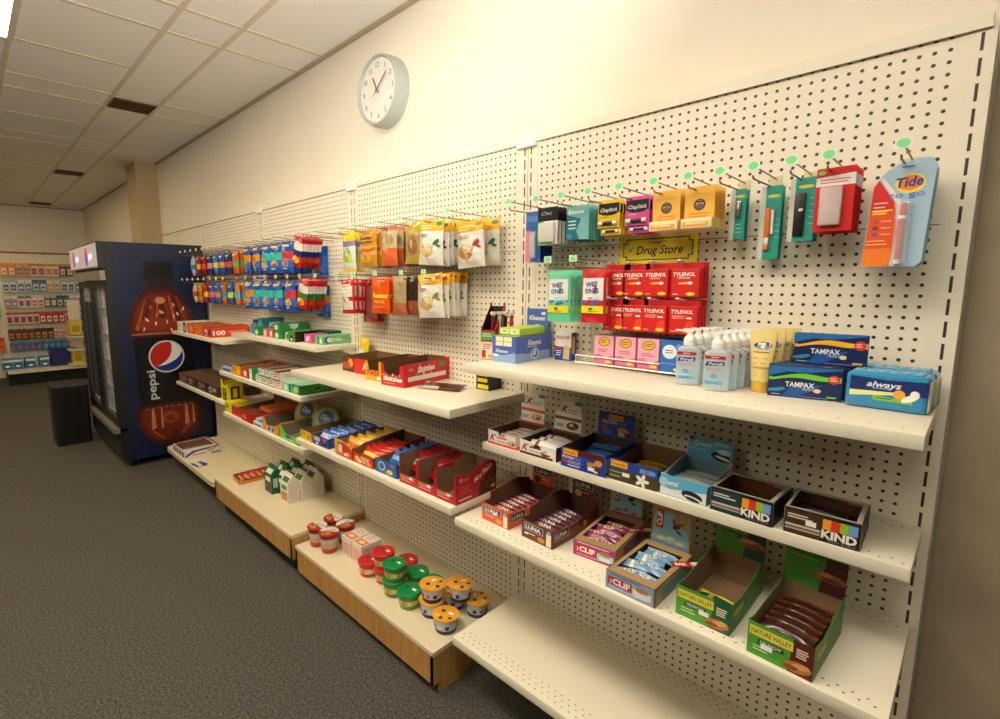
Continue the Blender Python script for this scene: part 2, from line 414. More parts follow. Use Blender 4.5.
S4 = unit(-144, 'cream pegboard shelving unit beside the soda cooler, with a deep rounded shelf low down',
    [(-35.3, 12.6, -47.6, -.3, 1.1, M_SHELF), (-52.9, 12.6, -47.6, -.3, 1.1, M_SHELF)])
b = MB()
def rounded(x0, x1, y0, y1, r, n=6):
    P = []
    for cx, cy, a0 in ((x1-r, y0+r, -90), (x1, y1, 0), (x0, y1, 90), (x0+r, y0+r, 180)):
        if cy == y1: P.append((cx, cy)); continue
        P += [(cx+r*math.cos(math.radians(a0+90*i/n)), cy+r*math.sin(math.radians(a0+90*i/n))) for i in range(n+1)]
    return P
b.slab(rounded(-46.0, .9, -17.9, -.3, 2.4), (0, 0, -75+FL_Z), (1, 0, 0), (0, 1, 0), (0, 0, 1), 1.3, mat('DDD2B0', .4), mat('B8A880', .5), mat('CBBE98', .5)); b.build('deep_shelf', S4)
b = MB(); b.box(-46, 0, -12, -.3, 0, -76.4+FL_Z, M_BLACK); b.build('kick_base', S4)
# ================================================================== WALL CLOCK
r = thing('wall_clock', 'round grey rimmed wall clock with white face high on the cream wall', 'clock', -87.5, -4, 19.0)
b = MB(); b.M = Matrix.Rotation(math.radians(90), 4, 'X')
gm = mat('B0B6B3', .45)
b.lathe([(6.75, 0), (6.8, .5), (6.7, 2.6), (6.55, 3.25), (6.3, 3.3), (6.1, 3.0), (5.95, 2.7)], gm, 48); b.build('case', r, True)
b = MB(); b.M = Matrix.Rotation(math.radians(90), 4, 'X'); b.lathe([(6.05, 2.6), (6.05, 2.75)], mat('F2EEE4', .5), 48)
f = Fr(b, (0, 0, 2.76), (1, 0, 0), (0, 1, 0), (0, 0, 1)); f.ell(0, 0, 6.0, 6.0, mat('F2EEE4', .5), n=40)
blk = mat('2B2826', .5)
for h in range(1, 13):
    a = math.radians(90-30*h); f.text(str(h), 4.85*math.cos(a), 4.85*math.sin(a)-.5, 1.0, blk, 'C', bold=.5)
f.text('8', 0, -2.2, .3, mat('999999'), 'C')
b.build('face', r)
for nm, ang, ln, w, k in (('hour_hand', 118, 2.9, .16, 3.0), ('minute_hand', 39, 4.1, .13, 3.1)):
    b = MB(); b.M = Matrix.Rotation(math.radians(90), 4, 'X')@Matrix.Translation((0, 0, k))@Matrix.Rotation(math.radians(ang), 4, 'Z')
    b.box(-.7, ln, -w, w, 0, .05, blk); b.build(nm, r)
b = MB(); b.M = Matrix.Rotation(math.radians(90), 4, 'X')@Matrix.Translation((0, 0, 3.2))@Matrix.Rotation(math.radians(39.5), 4, 'Z')
b.box(-1.8, 4.6, -.05, .05, 0, .04, mat('A03A22')); b.lathe([(.3, 0), (.3, .08)], mat('A03A22'), 12); b.build('second_hand', r)
g = bpy.data.materials.new('clear_glass'); g.use_nodes = True; gb = g.node_tree.nodes['Principled BSDF']
gb.inputs['Roughness'].default_value = .04; gb.inputs['Alpha'].default_value = .12; gb.inputs['Specular IOR Level'].default_value = 1.0
M_GLASS = g
b = MB(); b.M = Matrix.Rotation(math.radians(90), 4, 'X')
b.lathe([(6.1*math.cos(t), 3.02+1.0*math.sin(t)) for t in [i*math.pi/2/8 for i in range(8)]]+[(.02, 4.02)], M_GLASS, 48, cap=False); b.build('glass', r, True)
# ================================================================== SODA COOLER
NAVY = noise_mat('navy_wrap', '0C1836', '11204A', 6, .35, 0, 2)
r = thing('drinks_cooler', 'tall navy two-door soda cooler with giant cola bottle picture on its side', 'cooler', -194.5, 0, -81.5)
CW, CH0, CH1 = 55, 2.5, 75.6
b = MB()
b.box(-CW, 0, -27.5, 0, CH0, CH1, '0C1017', right=NAVY); b.box(-CW, -.2, -30.2, -27.5, 66.4, CH1, '131417')
b.box(-CW, 0, -29.6, -27.5, CH0+1, 14, '15161A'); b.box(-CW, 0, -31.2, -29.6, 63.3, 66.4, mat('8F8A82', .4, .6)); b.box(-3.2, 0, -29.8, -27.5, 13, 66.4, '14151A'); b.build('cabinet', r)
# interior recess
b = MB(); b.box(-CW+2, -3.3, -27.6, -27.45, 14.5, 63, mat('8A8F98', .5, 0, .06)); b.build('lit_interior', r)
# picture on the side (right face, x=0; u runs towards the wall)
b = MB(); f = Fr(b, (0, -30.5, 0), (0, 1, 0), (0, 0, 1), (1, 0, 0))
uu = lambda d: 30.5-d
zz = lambda z: z+81.5
amber, amb2, amb3, amb4 = mat('6A2010', .3), mat('8A3016', .3), mat('46140C', .3), mat('B4502E', .3)
f.poly([(uu(18.8), zz(-12)), (uu(10.4), zz(-12)), (uu(10.2), zz(-17)), (uu(18.9), zz(-17))], mat('060607', .3))
f.poly([(uu(19.3), zz(-17)), (uu(10), zz(-17)), (uu(10), zz(-18.6)), (uu(19.3), zz(-18.6))], mat('16181D', .3))
f.poly([(uu(18.4), zz(-18.6)), (uu(11), zz(-18.6)), (uu(11), zz(-21)), (uu(18.4), zz(-21))], mat('2B1210', .3))
def shoulder(o, s=1): return [(uu(14.6+(d-14.6)*s), zz(-36.8+(z+36.8)*s+o)) for d, z in ((18.2, -20.8), (20.6, -22.8), (22.8, -25.6), (24.2, -29), (24.9, -32.5), (24.7, -35), (23.8, -37.3), (5.6, -37.3), (4.7, -35), (4.4, -32), (5.2, -28.8), (6.9, -25.4), (9, -22.5), (11.2, -20.8))]
f.poly(shoulder(0), mat('4A1A12', .25)); f.poly(shoulder(.5, .93), amb3); f.poly(shoulder(.9, .84), amber)
rr = random.Random(3)
for i in range(9):
    a = -8+i*2; f.poly([(uu(14.6+a*.55), zz(-23.5)), (uu(14.6+a*.6-.4), zz(-23.5)), (uu(14.6+a*1.0-.9), zz(-34.8)), (uu(14.6+a*1.0+.3), zz(-34.8))], [amb2, amb3, amb4][i % 3])
f.ell(uu(16.5), zz(-33), 5.5, 2.2, mat('8A2C14', .3)); f.ell(uu(10), zz(-34), 3, 1.6, mat('8A2C14', .3)); f.ell(uu(14.8), zz(-25), 1.6, 1.2, mat('C98A4E', .3))
for i in range(16): f.ell(uu(7.5+rr.random()*14.5), zz(-35.5+rr.random()*9), .25, .7, mat(['D8B79A', 'C77B55', 'F0E2CF'][i % 3], .3), rr.random()-.5)
f.rect(uu(24), zz(-36.6), uu(5.6), zz(-35.9), mat('9C5A3C', .3))
f.poly([(uu(23.6), zz(-37.4)), (uu(5.8), zz(-37.4)), (uu(5.3), zz(-60.8)), (uu(23.2), zz(-60.8))], mat('080B14', .3))
# globe logo
gx, gz, gr = uu(14.1), zz(-44.4), 5.3
f.ell(gx, gz, gr+.35, gr+.35, mat('C9CCD2', .3), n=36); f.ell(gx, gz, gr, gr, mat('E9E9EC', .3), n=36)
def cap(a0, a1, q, mm):
    P = [(gx+gr*.97*math.cos(math.radians(a0+(a1-a0)*i/20)), gz+gr*.97*math.sin(math.radians(a0+(a1-a0)*i/20))) for i in range(21)]
    p0, p1 = P[-1], P[0]; c0, c1 = q
    for i in range(1, 14):
        t = i/14; P.append(tuple((1-t)**3*p0[k]+3*(1-t)**2*t*c0[k]+3*(1-t)*t*t*c1[k]+t**3*p1[k] for k in (0, 1)))
    f.poly(P, mm)
cap(72, 222, ((gx-1.2, gz-2.6), (gx+2.6, gz-.2)), mat('C02A22', .3))
cap(-140, 18, ((gx+4.2, gz-.9), (gx+1.2, gz-3.0)), mat('173A86', .3))
f.text('pepsi', uu(19.2)+1.0, zz(-59), 2.6, mat('C9CCD4', .3), w=10.2, bold=1, rot=math.pi/2)
# lower bottle
f.poly([(uu(23.2), zz(-60.9)), (uu(5.2), zz(-60.9)), (uu(4), zz(-63)), (uu(3.9), zz(-68)), (uu(5.2), zz(-72)), (uu(10), zz(-75.6)), (uu(19), zz(-75.6)), (uu(22.2), zz(-71.8)), (uu(24.6), zz(-67)), (uu(24.7), zz(-63))], amb3)
f.poly([(uu(22.4), zz(-62)), (uu(6), zz(-62)), (uu(5.4), zz(-64)), (uu(5.8), zz(-69)), (uu(10.4), zz(-73)), (uu(13.6), zz(-70)), (uu(15.6), zz(-73)), (uu(19.8), zz(-73)), (uu(23), zz(-68)), (uu(23.4), zz(-64))], amber)
f.ell(uu(14.4), zz(-66), 2.6, 2.2, mat('9A3A18', .3)); f.ell(uu(14.4), zz(-66.2), 1.4, 1.1, amber)
for q, e in ((20, .6), (9.4, .6), (17.2, .3), (7, .3)):
    f.poly([(uu(q-e), zz(-62.6)), (uu(q+.1), zz(-62.4)), (uu(q+e), zz(-69.6)), (uu(q-e*1.6), zz(-69))], mat('C77A58', .3))
for q in ((20.5, -70, 17, -73.6), (8.6, -69, 11.6, -72.8)): f.poly([(uu(q[0]), zz(q[1])), (uu(q[0]-.7), zz(q[1])), (uu(q[2]-.4), zz(q[3])), (uu(q[2]), zz(q[3]))], mat('A9502C', .3))
for i in range(8): f.rect(uu(22-i*2), zz(-62.2), uu(21-i*2), zz(-61.9), mat('B07A62', .3))
b.build('bottle_picture', r)
# lit sign box
b = MB(); b.box(-CW, 0, -31.6, -30.2, 67.2, CH1, '1A1B20', front=mat('B9B2B4', .4, 0, .35))
f = Fr(b, (-CW, -31.6, 67.2), (1, 0, 0), (0, 0, 1), (0, -1, 0))
for cx in (13, 40):
    f.ell(cx-4, 4, 3.2, 3.2, mat('C7425C', .4, 0, .8)); f.ell(cx-3.2, 3.2, 2.6, 2.2, mat('5A4BB0', .4, 0, .8)); f.text('pepsi', cx, 3.2, 2.4, mat('EFE9F4', .4, 0, 1.2), bold=1)
f.rect(0, 0, CW, .5, '6B6468'); f.rect(0, 7.9, CW, 8.4, '55504F')
b.build('lit_sign', r)
for s in (0, 1):
    x1 = -1.6-s*27; x0 = x1-25
    b = MB()
    for a in ((x0, x0+2, 14.2, 63), (x1-2, x1, 14.2, 63), (x0+2, x1-2, 14.2, 17), (x0+2, x1-2, 60.6, 63)): b.box(a[0], a[1], -29.9, -28.4, a[2], a[3], '0D0E12')
    d_ = b.build('door', r)
    b = MB(); b.box(x0+2, x1-2, -29.3, -29.1, 17, 60.6, M_GLASS); b.build('glass_pane', d_)
    b = MB(); b.bevbox(x1-4 if s else x0+2.2, x1-2.6 if s else x0+3.6, -31.6, -30.6, 22, 56, .3, '1E1F26'); b.build('handle', d_)
for k in range(5):
    b = MB(); b.box(-CW+3, -4, -28.3, -6, 17+k*9.2, 17.3+k*9.2, mat('C9CED4', .4, .6)); b.build('wire_shelf', r)
b = MB(); b.box(-CW+.5, -.4, -31.4, -29.7, 12.4, 14, mat('8E8A84', .4, .5)); b.build('bottom_ledge', r)
b = MB()
for i in range(14): b.box(-CW+2, -2, -29.9, -29.6, 4+i*.6, 4.25+i*.6, '2A2A2E')
b.build('vent_grille', r)
b = MB()
for x in (-CW+3, -3):
    for y in (-26, -3): b.lathe([(1.2, 0), (1.2, 2.5)], M_BLACK, 10, (x, y, 0))
b.build('feet', r)
# bottles inside, nearest columns per shelf
PAL = ['9FC7E8', 'D9E4EC', 'C23A3A', 'E8D36A', '6FA35A', '3E63B8', 'E07B3A', 'F0F0F0']
k = 0
def bottle(col, label):
    r = thing('drink_bottle', label, 'bottle', 0, 0, 0, 0, 'bottles in the cooler')
    b = MB(); b.lathe([(1.15, 0), (1.2, .3), (1.2, 5), (.9, 6.2), (.45, 7)], col, 12); b.build('bottle_body', r, True)
    b = MB(); b.lathe([(.5, 7), (.5, 7.6)], 'F2F2F2', 10); b.build('bottle_cap', r, True); return r
for c in range(8):
    proto = None
    for sh in range(5):
        lab = f'{["blue","pale","red","yellow","green","dark blue","orange","white"][(c+sh)%8]} drink bottle, {ORD[c+1]} from the near side, {ORD[sh+1]} shelf up in the cooler'
        o = bottle(PAL[(c+sh) % 8], lab); put(o, -194.5-5.6-c*3.1, 26.6, -64.2+sh*9.2)
# black cloth covered table beyond the cooler
r = thing('covered_table', 'low table hidden under a black floor-length cloth beside the cooler', 'table', -247.0, 37.0, -81.5)
b = MB(); n = 36
P = []
for j, (zz_, ex) in enumerate(((23.4, 1.6), (23.1, 2.0), (21, 1.7), (12, .6), (0.05, -.6))):
    for i in range(n):
        a = 2*math.pi*i/n; q = max(abs(math.cos(a)), abs(math.sin(a))); fl = (1+.25*math.sin(i*2.1))*ex
        P.append((7.2*math.cos(a)/q*1+fl*math.cos(a), 5.6*math.sin(a)/q+fl*.1*math.sin(a), zz_))
F = [(j*n+i, j*n+(i+1) % n, (j+1)*n+(i+1) % n, (j+1)*n+i) for j in range(4) for i in range(n)]
b.mesh(P, F, mat('08080A', .85)); b.mesh(P[:n], [tuple(range(n))], mat('08080A', .85)); b.build('black_cloth', r, True)
b = MB()
for x in (-5, 5): b.box(x-.5, x+.5, -2.5, 2.5, .05, 22, '222222')
b.build('table_frame', r)
# ================================================================== FAR WALL DISPLAY
FX = -437
def far(name, cat, label, d, z, w, h, t, col, band=None, band2=None, group=None):
    """a pack facing the near wall: width along d"""
    b = MB(); b.box(0, t, -w/2, w/2, 0, h, mat(col, .4))
    f = Fr(b, (t, -w/2, 0), (0, 1, 0), (0, 0, 1), (1, 0, 0))
    if band: f.rect(.15*w, .12*h, .85*w, .62*h, mat(band, .4))
    if band2: f.rect(0, .8*h, w, h, mat(band2, .4)); f.ell(w/2, .35*h, .25*w, .12*h, mat(band2, .4))
    o = b.build(name); put(o, FX+1.2, d, z); return tag(o, label, cat, group)
far_unit = thing('far_wall_display', 'cream pegboard display against the far wall, full of small hanging packs', 'shelving unit', FX, 27, -81.5)
b = MB(); b.box(-1.2, 0, -21, 51, 6, 82.5, M_CREAM)
f = Fr(b, (0, -21, 0), (0, 1, 0), (0, 0, 1), (1, 0, 0))
for i in range(36):
    for j in range(38): f.rect(1.2+i*2, 8+j*2, 1.45+i*2, 8.25+j*2, '9C8A68')
b.build('pegboard_panel', far_unit)
b = MB(); b.box(-1, .6, -21, 51, 82.5, 83.4, mat('9A4A2A', .5)); b.build('top_trim', far_unit)
b = MB(); b.box(0, 26, -21, 51, 7.4, 8.8, M_SHELF); b.build('bottom_shelf', far_unit)
b = MB(); b.box(0, 23, -21, 51, 0, 7.4, mat('0E0D0D', .7)); b.build('kick_base', far_unit)
b = MB(); b.box(.0, .5, -18.2, -16.8, 8.8, 82, mat('E2D6B8', .5)); b.build('upright', far_unit)
RW = [(-5, 8.6, [('E8912A', 'D9E1EA', 'E8912A'), ('E8912A', '2E78B8', 'E8912A'), ('D9C9B0', '7A4A3A', 'C9742E'), ('E9E2D4', 'D05A3A', 'D98A3A'), ('5A3A4A', 'D9D2C6', 'D98A3A'), ('E4DCCB', '4C8A4A', 'C9742E')]),
      (-15.6, 8.2, [('DDE3E8', '2A3F6A', '9FB8CC'), ('B8C6D6', '3A5A8C', 'E8ECEF'), ('6F8CB0', 'E4E6E6', '2A4A7A'), ('C9D2D8', 'C8743A', 'E6D58A')]),
      (-26, 8.0, [('9DB4CC', 'C8504A', 'E8ECEF'), ('E8E0D8', 'A83A34', '4A6A9C'), ('EFE6DC', 'C83A34', 'D9D0C6'), ('3A5A8C', 'E8D24A', 'A8BCD0'), ('4A7A6A', 'C9D6DC', '2E4A7A')]),
      (-36.4, 8.2, [('D9D0C6', '7A1A28', 'B8242A'), ('B8242A', 'EFE8E0', 'C83A34'), ('E9E2DA', 'B03038', 'C83A34')]),
      (-47.4, 7.4, [('2A1A1A', 'D9822A', '7A2A2A'), ('4A2020', 'D9A24A', '2A1A1A'), ('E9D8D0', 'C8505A', 'D8B0A8'), ('3A3436', 'D8D0C8', '6A5A5A')]),
      (-56, 6, [('2A66B0', 'C8505A', '3A8AD0'), ('2A66B0', '6AC0C0', '3A8AD0'), ('E0C078', 'C85A3A', 'E8D8A0')])]
CN = {'E8912A': 'orange', 'D9C9B0': 'tan', 'E9E2D4': 'cream', '5A3A4A': 'plum', 'E4DCCB': 'ivory', 'DDE3E8': 'pale grey', 'B8C6D6': 'light blue', '6F8CB0': 'steel blue',
      'C9D2D8': 'grey', '9DB4CC': 'soft blue', 'E8E0D8': 'off-white', 'EFE6DC': 'white', '3A5A8C': 'navy', '4A7A6A': 'green', 'D9D0C6': 'beige', 'B8242A': 'red', 'E9E2DA': 'white',
      '2A1A1A': 'black', '4A2020': 'maroon', 'E9D8D0': 'pink', '3A3436': 'dark grey', '2A66B0': 'blue', 'E0C078': 'yellow'}
for ri, (zt, h, cols) in enumerate(RW):
    w = 3.0 if ri not in (0, 1) else 3.4
    n = int(37/(w+.35)); 
    hk = MB()
    for i in range(n+2):
        dd = 43.2-i*(w+.35)
        ci = cols[(i*len(cols)//(n+2)) if ri in (3, 4, 5) else (i//2) % len(cols)]
        far('hanging_pack', 'pack', f'{CN[ci[0]]} hanging pack, {ORD[i+1]} from the left, {ORD[ri+1]} row down on the far wall', dd, zt-h, w, h-.6, 2.2, *ci, group='hanging packs on the far wall')
        hk.tube([(0, -dd, zt+81.5-.4), (4.4, -dd, zt+81.5-.5)], .12, M_STEEL, 4)
    o = hk.build('hook_row', far_unit); o.location = (0, 27*IN, 0)
for i, dd in enumerate((47.5, 42.5, 36.2, 29)):
    far('shrink_wrapped_pack', 'pack', f'blue and white shrink-wrapped pack on the far bottom shelf, {ORD[i+1]} from the left', dd, -72.7, 5, 6.2, 14, '3A8AC8', '1E4A78', 'EAF0F2', 'wrapped packs on the far bottom shelf')
o = far('storage_crate', 'crate', 'dark blue plastic crate on the far bottom shelf beside the cooler', 18.5, -72.7, 14, 11.5, 14, '22267E')
b = MB(); b.box(0, 9, -3, 3, 0, 9, mat('E3CF3A', .4)); f = Fr(b, (9, -3, 0), (0, 1, 0), (0, 0, 1), (1, 0, 0)); f.rect(1, 2, 5, 6, mat('B89A2A', .4))
for i, (dd, zz_) in enumerate(((11, -52), (11, -71.5))):
    q = b.build('yellow_carton') if i == 0 else q.copy()
    if i: SC.collection.objects.link(q)
    put(q, -422, dd+1, zz_); tag(q, ('upper' if i == 0 else 'lower')+' yellow carton just left of the cooler, before the far wall', 'carton', 'yellow cartons by the cooler')
r = thing('side_rack', 'narrow cream rack with slanted trays between far wall display and cooler', 'rack', -418, 11, -81.5)
b = MB(); b.box(-9, -8, -2.8, 4, 0, 52, M_CREAM); b.build('rack_post', r)
for z_ in (27.6, 9.2, 19):
    b = MB(); b.box(-9, 8, -6, 4, z_, z_+1, M_SHELF); b.build('tray', r)
far('hanging_pack', 'pack', 'orange pouch at the left edge of the photo, low on the far wall', 49.5, -62, 5, 9, 2, 'D9531E', 'E87A3A', 'B8401A')
far('hanging_pack', 'pack', 'teal pouch at the left edge of the photo, above the orange pouch', 49.8, -40, 5, 8, 2, '4FA8A0', 'D9E6E0', '2A7A78')
# ================================================================== PRODUCT BUILDERS
white = mat('EFEAE0', .45); ink = mat('2A2A30', .5)
def carton(name, label, cat, x, d, z, rz, w, l, h, col, front=None, right=None, top=None, rightcol=None, topcol=None, group=None, part='carton_body', extra=None):
    """closed carton; (x,d) is its front-left bottom corner; w along x, l in depth"""
    r = thing(name, label, cat, x, d, z, rz, group)
    c = mat(col, .4) if isinstance(col, str) else col
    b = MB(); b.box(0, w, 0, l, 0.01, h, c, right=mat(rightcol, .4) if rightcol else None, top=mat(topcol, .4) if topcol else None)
    if front: front(Fr(b, (0, 0, 0), (1, 0, 0), (0, 0, 1), (0, -1, 0)))
    if right: right(Fr(b, (w, 0, 0), (0, 1, 0), (0, 0, 1), (1, 0, 0)))
    if top: top(Fr(b, (0, 0, h), (1, 0, 0), (0, 1, 0), (0, 0, 1)))
    b.build(part, r)
    if extra: extra(r)
    return r
def sticker(r, x, z, y=-.04, w=.9, h=.45, rz=0):
    b = MB(); b.box(x, x+w, y, y+.02, z, z+h, mat('F4F2EC', .5)); b.build('price_sticker', r)
def tray(name, label, x, d, z, rz, w, l, outer, hf, hs, hb, inner=None, front=None, right=None, left=None, header=None, front_out=None, right_out=None,
         side=None, lside=None, rim=None, topframe=None, group=None, stick=None, cat='snack box'):
    """open display carton; side: right wall outline as list of (t, h) from front to back"""
    r = thing(name, label, cat, x, d, z, rz, group)
    mo = mat(outer, .45); mi = inner or M_BOARD; T = .07
    b = MB(); b.box(T, w-T, T, l-T, 0.01, .1, mi)
    fo = front_out or [(0, 0), (w, 0), (w, hf), (0, hf)]
    b.slab([(u, v+.01) for u, v in fo], (0, 0, 0), (1, 0, 0), (0, 0, 1), (0, -1, 0), T, mo, mi, rim or mo)
    side = side or [(0, hs), (1, hb)]; lside = lside or side
    O = [(0, 0.01), (l, 0.01)]+[(t*l, h) for t, h in side[::-1]]
    b.slab(O, (w, 0, 0), (0, 1, 0), (0, 0, 1), (1, 0, 0), T, mo, mi, rim or mo)
    O = [(0, 0.01), (l, 0.01)]+[(t*l, h) for t, h in lside[::-1]]
    b.slab(O, (0, 0, 0), (0, 1, 0), (0, 0, 1), (-1, 0, 0), T, mo, mi, rim or mo)
    b.slab([(0, .01), (w, .01), (w, hb), (0, hb)], (0, l, 0), (1, 0, 0), (0, 0, 1), (0, 1, 0), T, mo, mi, rim or mo)
    if topframe:    # card frame around the opening
        a, c, e, g = topframe; mf = rim or mo; hh = hf
        for q in ((0, w, 0, a), (0, c, a, l-g), (w-e, w, a, l-g), (0, w, l-g, l)): b.box(*q, hh-.07, hh, mf)
    if front: front(Fr(b, (0, 0, 0), (1, 0, 0), (0, 0, 1), (0, -1, 0)))
    if right: right(Fr(b, (w, 0, 0), (0, 1, 0), (0, 0, 1), (1, 0, 0)))
    if left: left(Fr(b, (0, 0, 0), (0, 1, 0), (0, 0, 1), (1, 0, 0)))
    b.build('carton_tray', r)
    if header:
        hw, hh, hc, fn = header[:4]; lean = header[4] if len(header) > 4 else 8; out = header[5] if len(header) > 5 else None
        x0 = (w-hw)/2; b = MB(); a = math.radians(lean)
        U, Vv, Nn = Vector((1, 0, 0)), Vector((0, math.sin(a), math.cos(a))), Vector((0, -math.cos(a), math.sin(a)))
        O = Vector((x0, l-T-.02, hb-.1)); pts = out or [(0, 0), (hw, 0), (hw, hh), (0, hh)]
        b.slab(pts, O, U, Vv, Nn, .05, mat(hc, .45), M_BOARD)
        if fn: fn(Fr(b, O, U, Vv, Nn))
        b.build('header_card', r)
    if stick: sticker(r, *stick)
    return r
def bar_mesh(ln, w, t, c1, c2=None, band=None, txt=None, tc=None, seed=1):
    b = MB()
    def cf(u, v):
        if c2 and v > .62: return c2
        if band and .2 < u < .34: return band
        return c1
    f = b.pillow(ln, w, t, cf, 8, 6, seal=.0001, z0=-w/2, seed=seed)
    if txt: f.k = 4; f.text(txt, ln*.5, w*.3, w*.36, mat(tc or 'F2EEE4', .4), 'C', bold=.6, w=ln*.75 if len(txt) > 6 else None)
    me = b.build('snack_bar', None, True); return me
def bars(kind, label, group, x, d, z, rz, spots, **kw):
    """individual wrapped bars lying in a tray at tray-local (px, py, pz, rot, tilt)"""
    p = None; R = Matrix.Rotation(math.radians(rz), 3, 'Z')
    for i, (px, py, pz, ro, ti) in enumerate(spots):
        o = bar_mesh(seed=i, **kw) if p is None else p.copy()
        if p is None: p = o; o.name = kind
        else: SC.collection.objects.link(o)
        q = R@Vector((px, py, 0)); o.location = W(x+q.x, d-q.y, z+pz)
        o.rotation_euler = (math.radians(-90+ti), 0, math.radians(rz+ro))
        n = len(spots); lab = label.replace('#', ORD[i+1])
        tag(o, lab, 'snack bar', group)
def row(n, px, y0, y1, z, tilt=25, jit=4, dz=0):
    rd = random.Random(n*7+int(y1*10)); return [(px+rd.uniform(-.15, .15), y0+(y1-y0)*i/max(1, n-1), z+dz*rd.random(), rd.uniform(-jit, jit), tilt) for i in range(n)]
A_, B_, C_, D_, E_, F_, G_, H_, I_, J_, K_, L_, B3_, B2_ = -30.69, -42.74, -52.59, -70.89, -37.03, -51.49, -33.04, -43.29, -54.89, -35.29, -52.89, -74.99, -71.99, -74.19
# ------------------------------------------------------------------ section 1, shelf of bars (upper)
def skf(col, acc):
    def fn(f):
        f.rect(0, 0, 5.5, .35, acc); f.text('K', .35, .55, 1.0, mat('A3142A', .4), bold=1.2, slant=.45)
        f.rect(1.7, 1.05, 3.6, 1.3, mat(acc, .4)); f.rect(1.7, .6, 4.2, .72, mat('4AA3D0')); f.lines(2, 3.6, 1.5, 1, .2, mat('A3142A'), .08)
        f.ell(4.4, .75, .8, .38, mat(col, .5), .2); f.ell(4.2, .85, .35, .2, mat('D9B98A', .5)); f.ell(4.8, .65, .3, .2, mat('8A4A2A', .5))
    return fn
def skh(col, acc, band):
    def fn(f):
        f.rect(0, 1.9, 4.4, 2.35, mat(band, .4)); f.text('K', .9, 3.0, 1.0, mat('A3142A', .4), bold=1.4, slant=.45)
        f.lines(2.0, 3.9, 3.3, 2, .35, mat('C0605A'), .1); f.rect(3.1, 4.15, 4.2, 4.7, mat('4AA3D0', .4)); f.lines(.3, 1.6, 1.1, 2, .25, mat('5AA8CC'), .16)
        f.ell(3.0, 1.2, 1.0, .55, mat(col, .5), .1); f.ell(2.8, 1.3, .4, .25, mat('E4CFA0', .5)); f.ell(3.3, 1.05, .35, .22, mat('A0522D', .5)); f.rect(0, 0, 4.4, .35, mat(acc, .4))
    return fn
SKO = [(0, 0), (4.4, 0), (4.4, 2.9), (4.2, 2.9), (4.2, 4.7), (1.0, 4.7), (.9, 3.0), (0, 3.0)]
tray('snack_bar_box', 'white and pink snack bar box with red K, leftmost on its shelf', -46.8, 9.9, B_, 0, 5.3, 7.0, 'EFE9E2', 2.0, 2.0, 2.0, front=skf('D9B27A', 'E0584E'),
     right=lambda f: (f.rect(0, 0, 7.0, .4, 'E0584E'), f.rect(1, 1.1, 5, 1.3, '4AA3D0')), header=(4.4, 5.1, 'F1ECE6', skh('DDB37A', 'D9453E', 'E0605A'), 6, SKO),
     front_out=[(0, 0), (5.3, 0), (5.3, 1.75), (3.3, 1.75), (3.0, 1.35), (2.2, 1.35), (1.9, 1.9), (0, 2.05)], inner=mat('5A4030', .8))
bars('snack_bar', 'white and brown snack bar in the leftmost K box, # from the front', 'bars in the leftmost K box', -46.8, 9.9, B_, 0, row(4, 2.6, 2.2, 6, .9, 20), ln=4.4, w=1.3, t=.7, c1='B9A9A0', c2='8A4A50')
tray('snack_bar_box', 'white and brown snack bar box with red K, second on its shelf', -40.8, 10.0, B_, 0, 6.0, 7.0, 'EFE9E2', 1.9, 1.9, 1.9, front=skf('6A3A22', '6A3520'),
     right=lambda f: f.rect(0, 0, 7.0, 1.9, '5A2E1C'), header=(4.4, 5.1, 'F1ECE6', skh('6A3A22', '7A4426', '8A5A3A'), 6, SKO),
     front_out=[(0, 0), (6, 0), (6, 1.7), (3.8, 1.7), (3.3, 1.25), (2.4, 1.25), (2.1, 1.8), (0, 1.95)], inner=mat('4A3426', .8), stick=(4.5, .7))
bars('snack_bar', 'silvery white snack bar in the second K box, # from the front', 'bars in the second K box', -40.8, 10, B_, 0, row(3, 3.1, 1.6, 4.6, 1.4, 15, 8), ln=4.6, w=1.4, t=.8, c1='E9E6E4', c2='D8D4D2', band='8A5A3A')
def pbf(mx, bot, prot, flower):
    def fn(f):
        f.rect(0, 0, 6.3, 2.55, mat(bot, .4))
        if prot: f.poly([(.2, 2.55), (6.0, 2.55), (6.0, 1.75), (3, 1.75)], mat('5A1C1C', .4))
        else: f.rect(0, 1.45, 6.0, 2.5, mat('22439C', .4))
        f.rect(.3, 1.65, 2.4, 2.4, mat('F2B21E', .4)); f.text('PowerBar', .42, 1.85, .34, mat('C03020', .4), w=1.85, bold=1, slant=.2)
        if prot:
            f.text('PROTEIN', .2, 1.15, .33, white, w=1.7, bold=1.2); f.text('PLUS', 2.0, 1.15, .33, mat('9AB0D8'), w=.9); f.rect(.2, .6, .9, .95, mat('C83A34', .4)); f.lines(1, 2.9, .85, 2, .22, mat('C8D2E8'), .07)
            f.lines(1.0, 3.0, .3, 1, .2, white, .12); f.rect(3.8, .7, 4.9, 1.4, mat('C08A4E', .5)); f.rect(4.5, .3, 5.6, 1.0, mat('4A2A18', .5)); f.ell(5.3, 1.5, .5, .4, mat('D9904A', .5)); f.ell(5.0, .35, .3, .15, mat('E8D6B0', .5))
        else:
            f.rect(3.9, 1.65, 5.7, 2.15, mat('5AA0D8', .4)); f.rect(4.5, 1.7, 4.95, 2.1, mat('D8503A', .4)); f.lines(.2, 2, 1.0, 2, .5, mat('D8D0B8'), .09)
            for a in range(5): f.ell(4.2+.45*math.cos(a*1.256), .75+.45*math.sin(a*1.256), .4, .2, mat('F0EEDC', .5), a*1.256)
            f.ell(3.3, .8, .3, .15, mat('2A1A10', .5))
    return fn
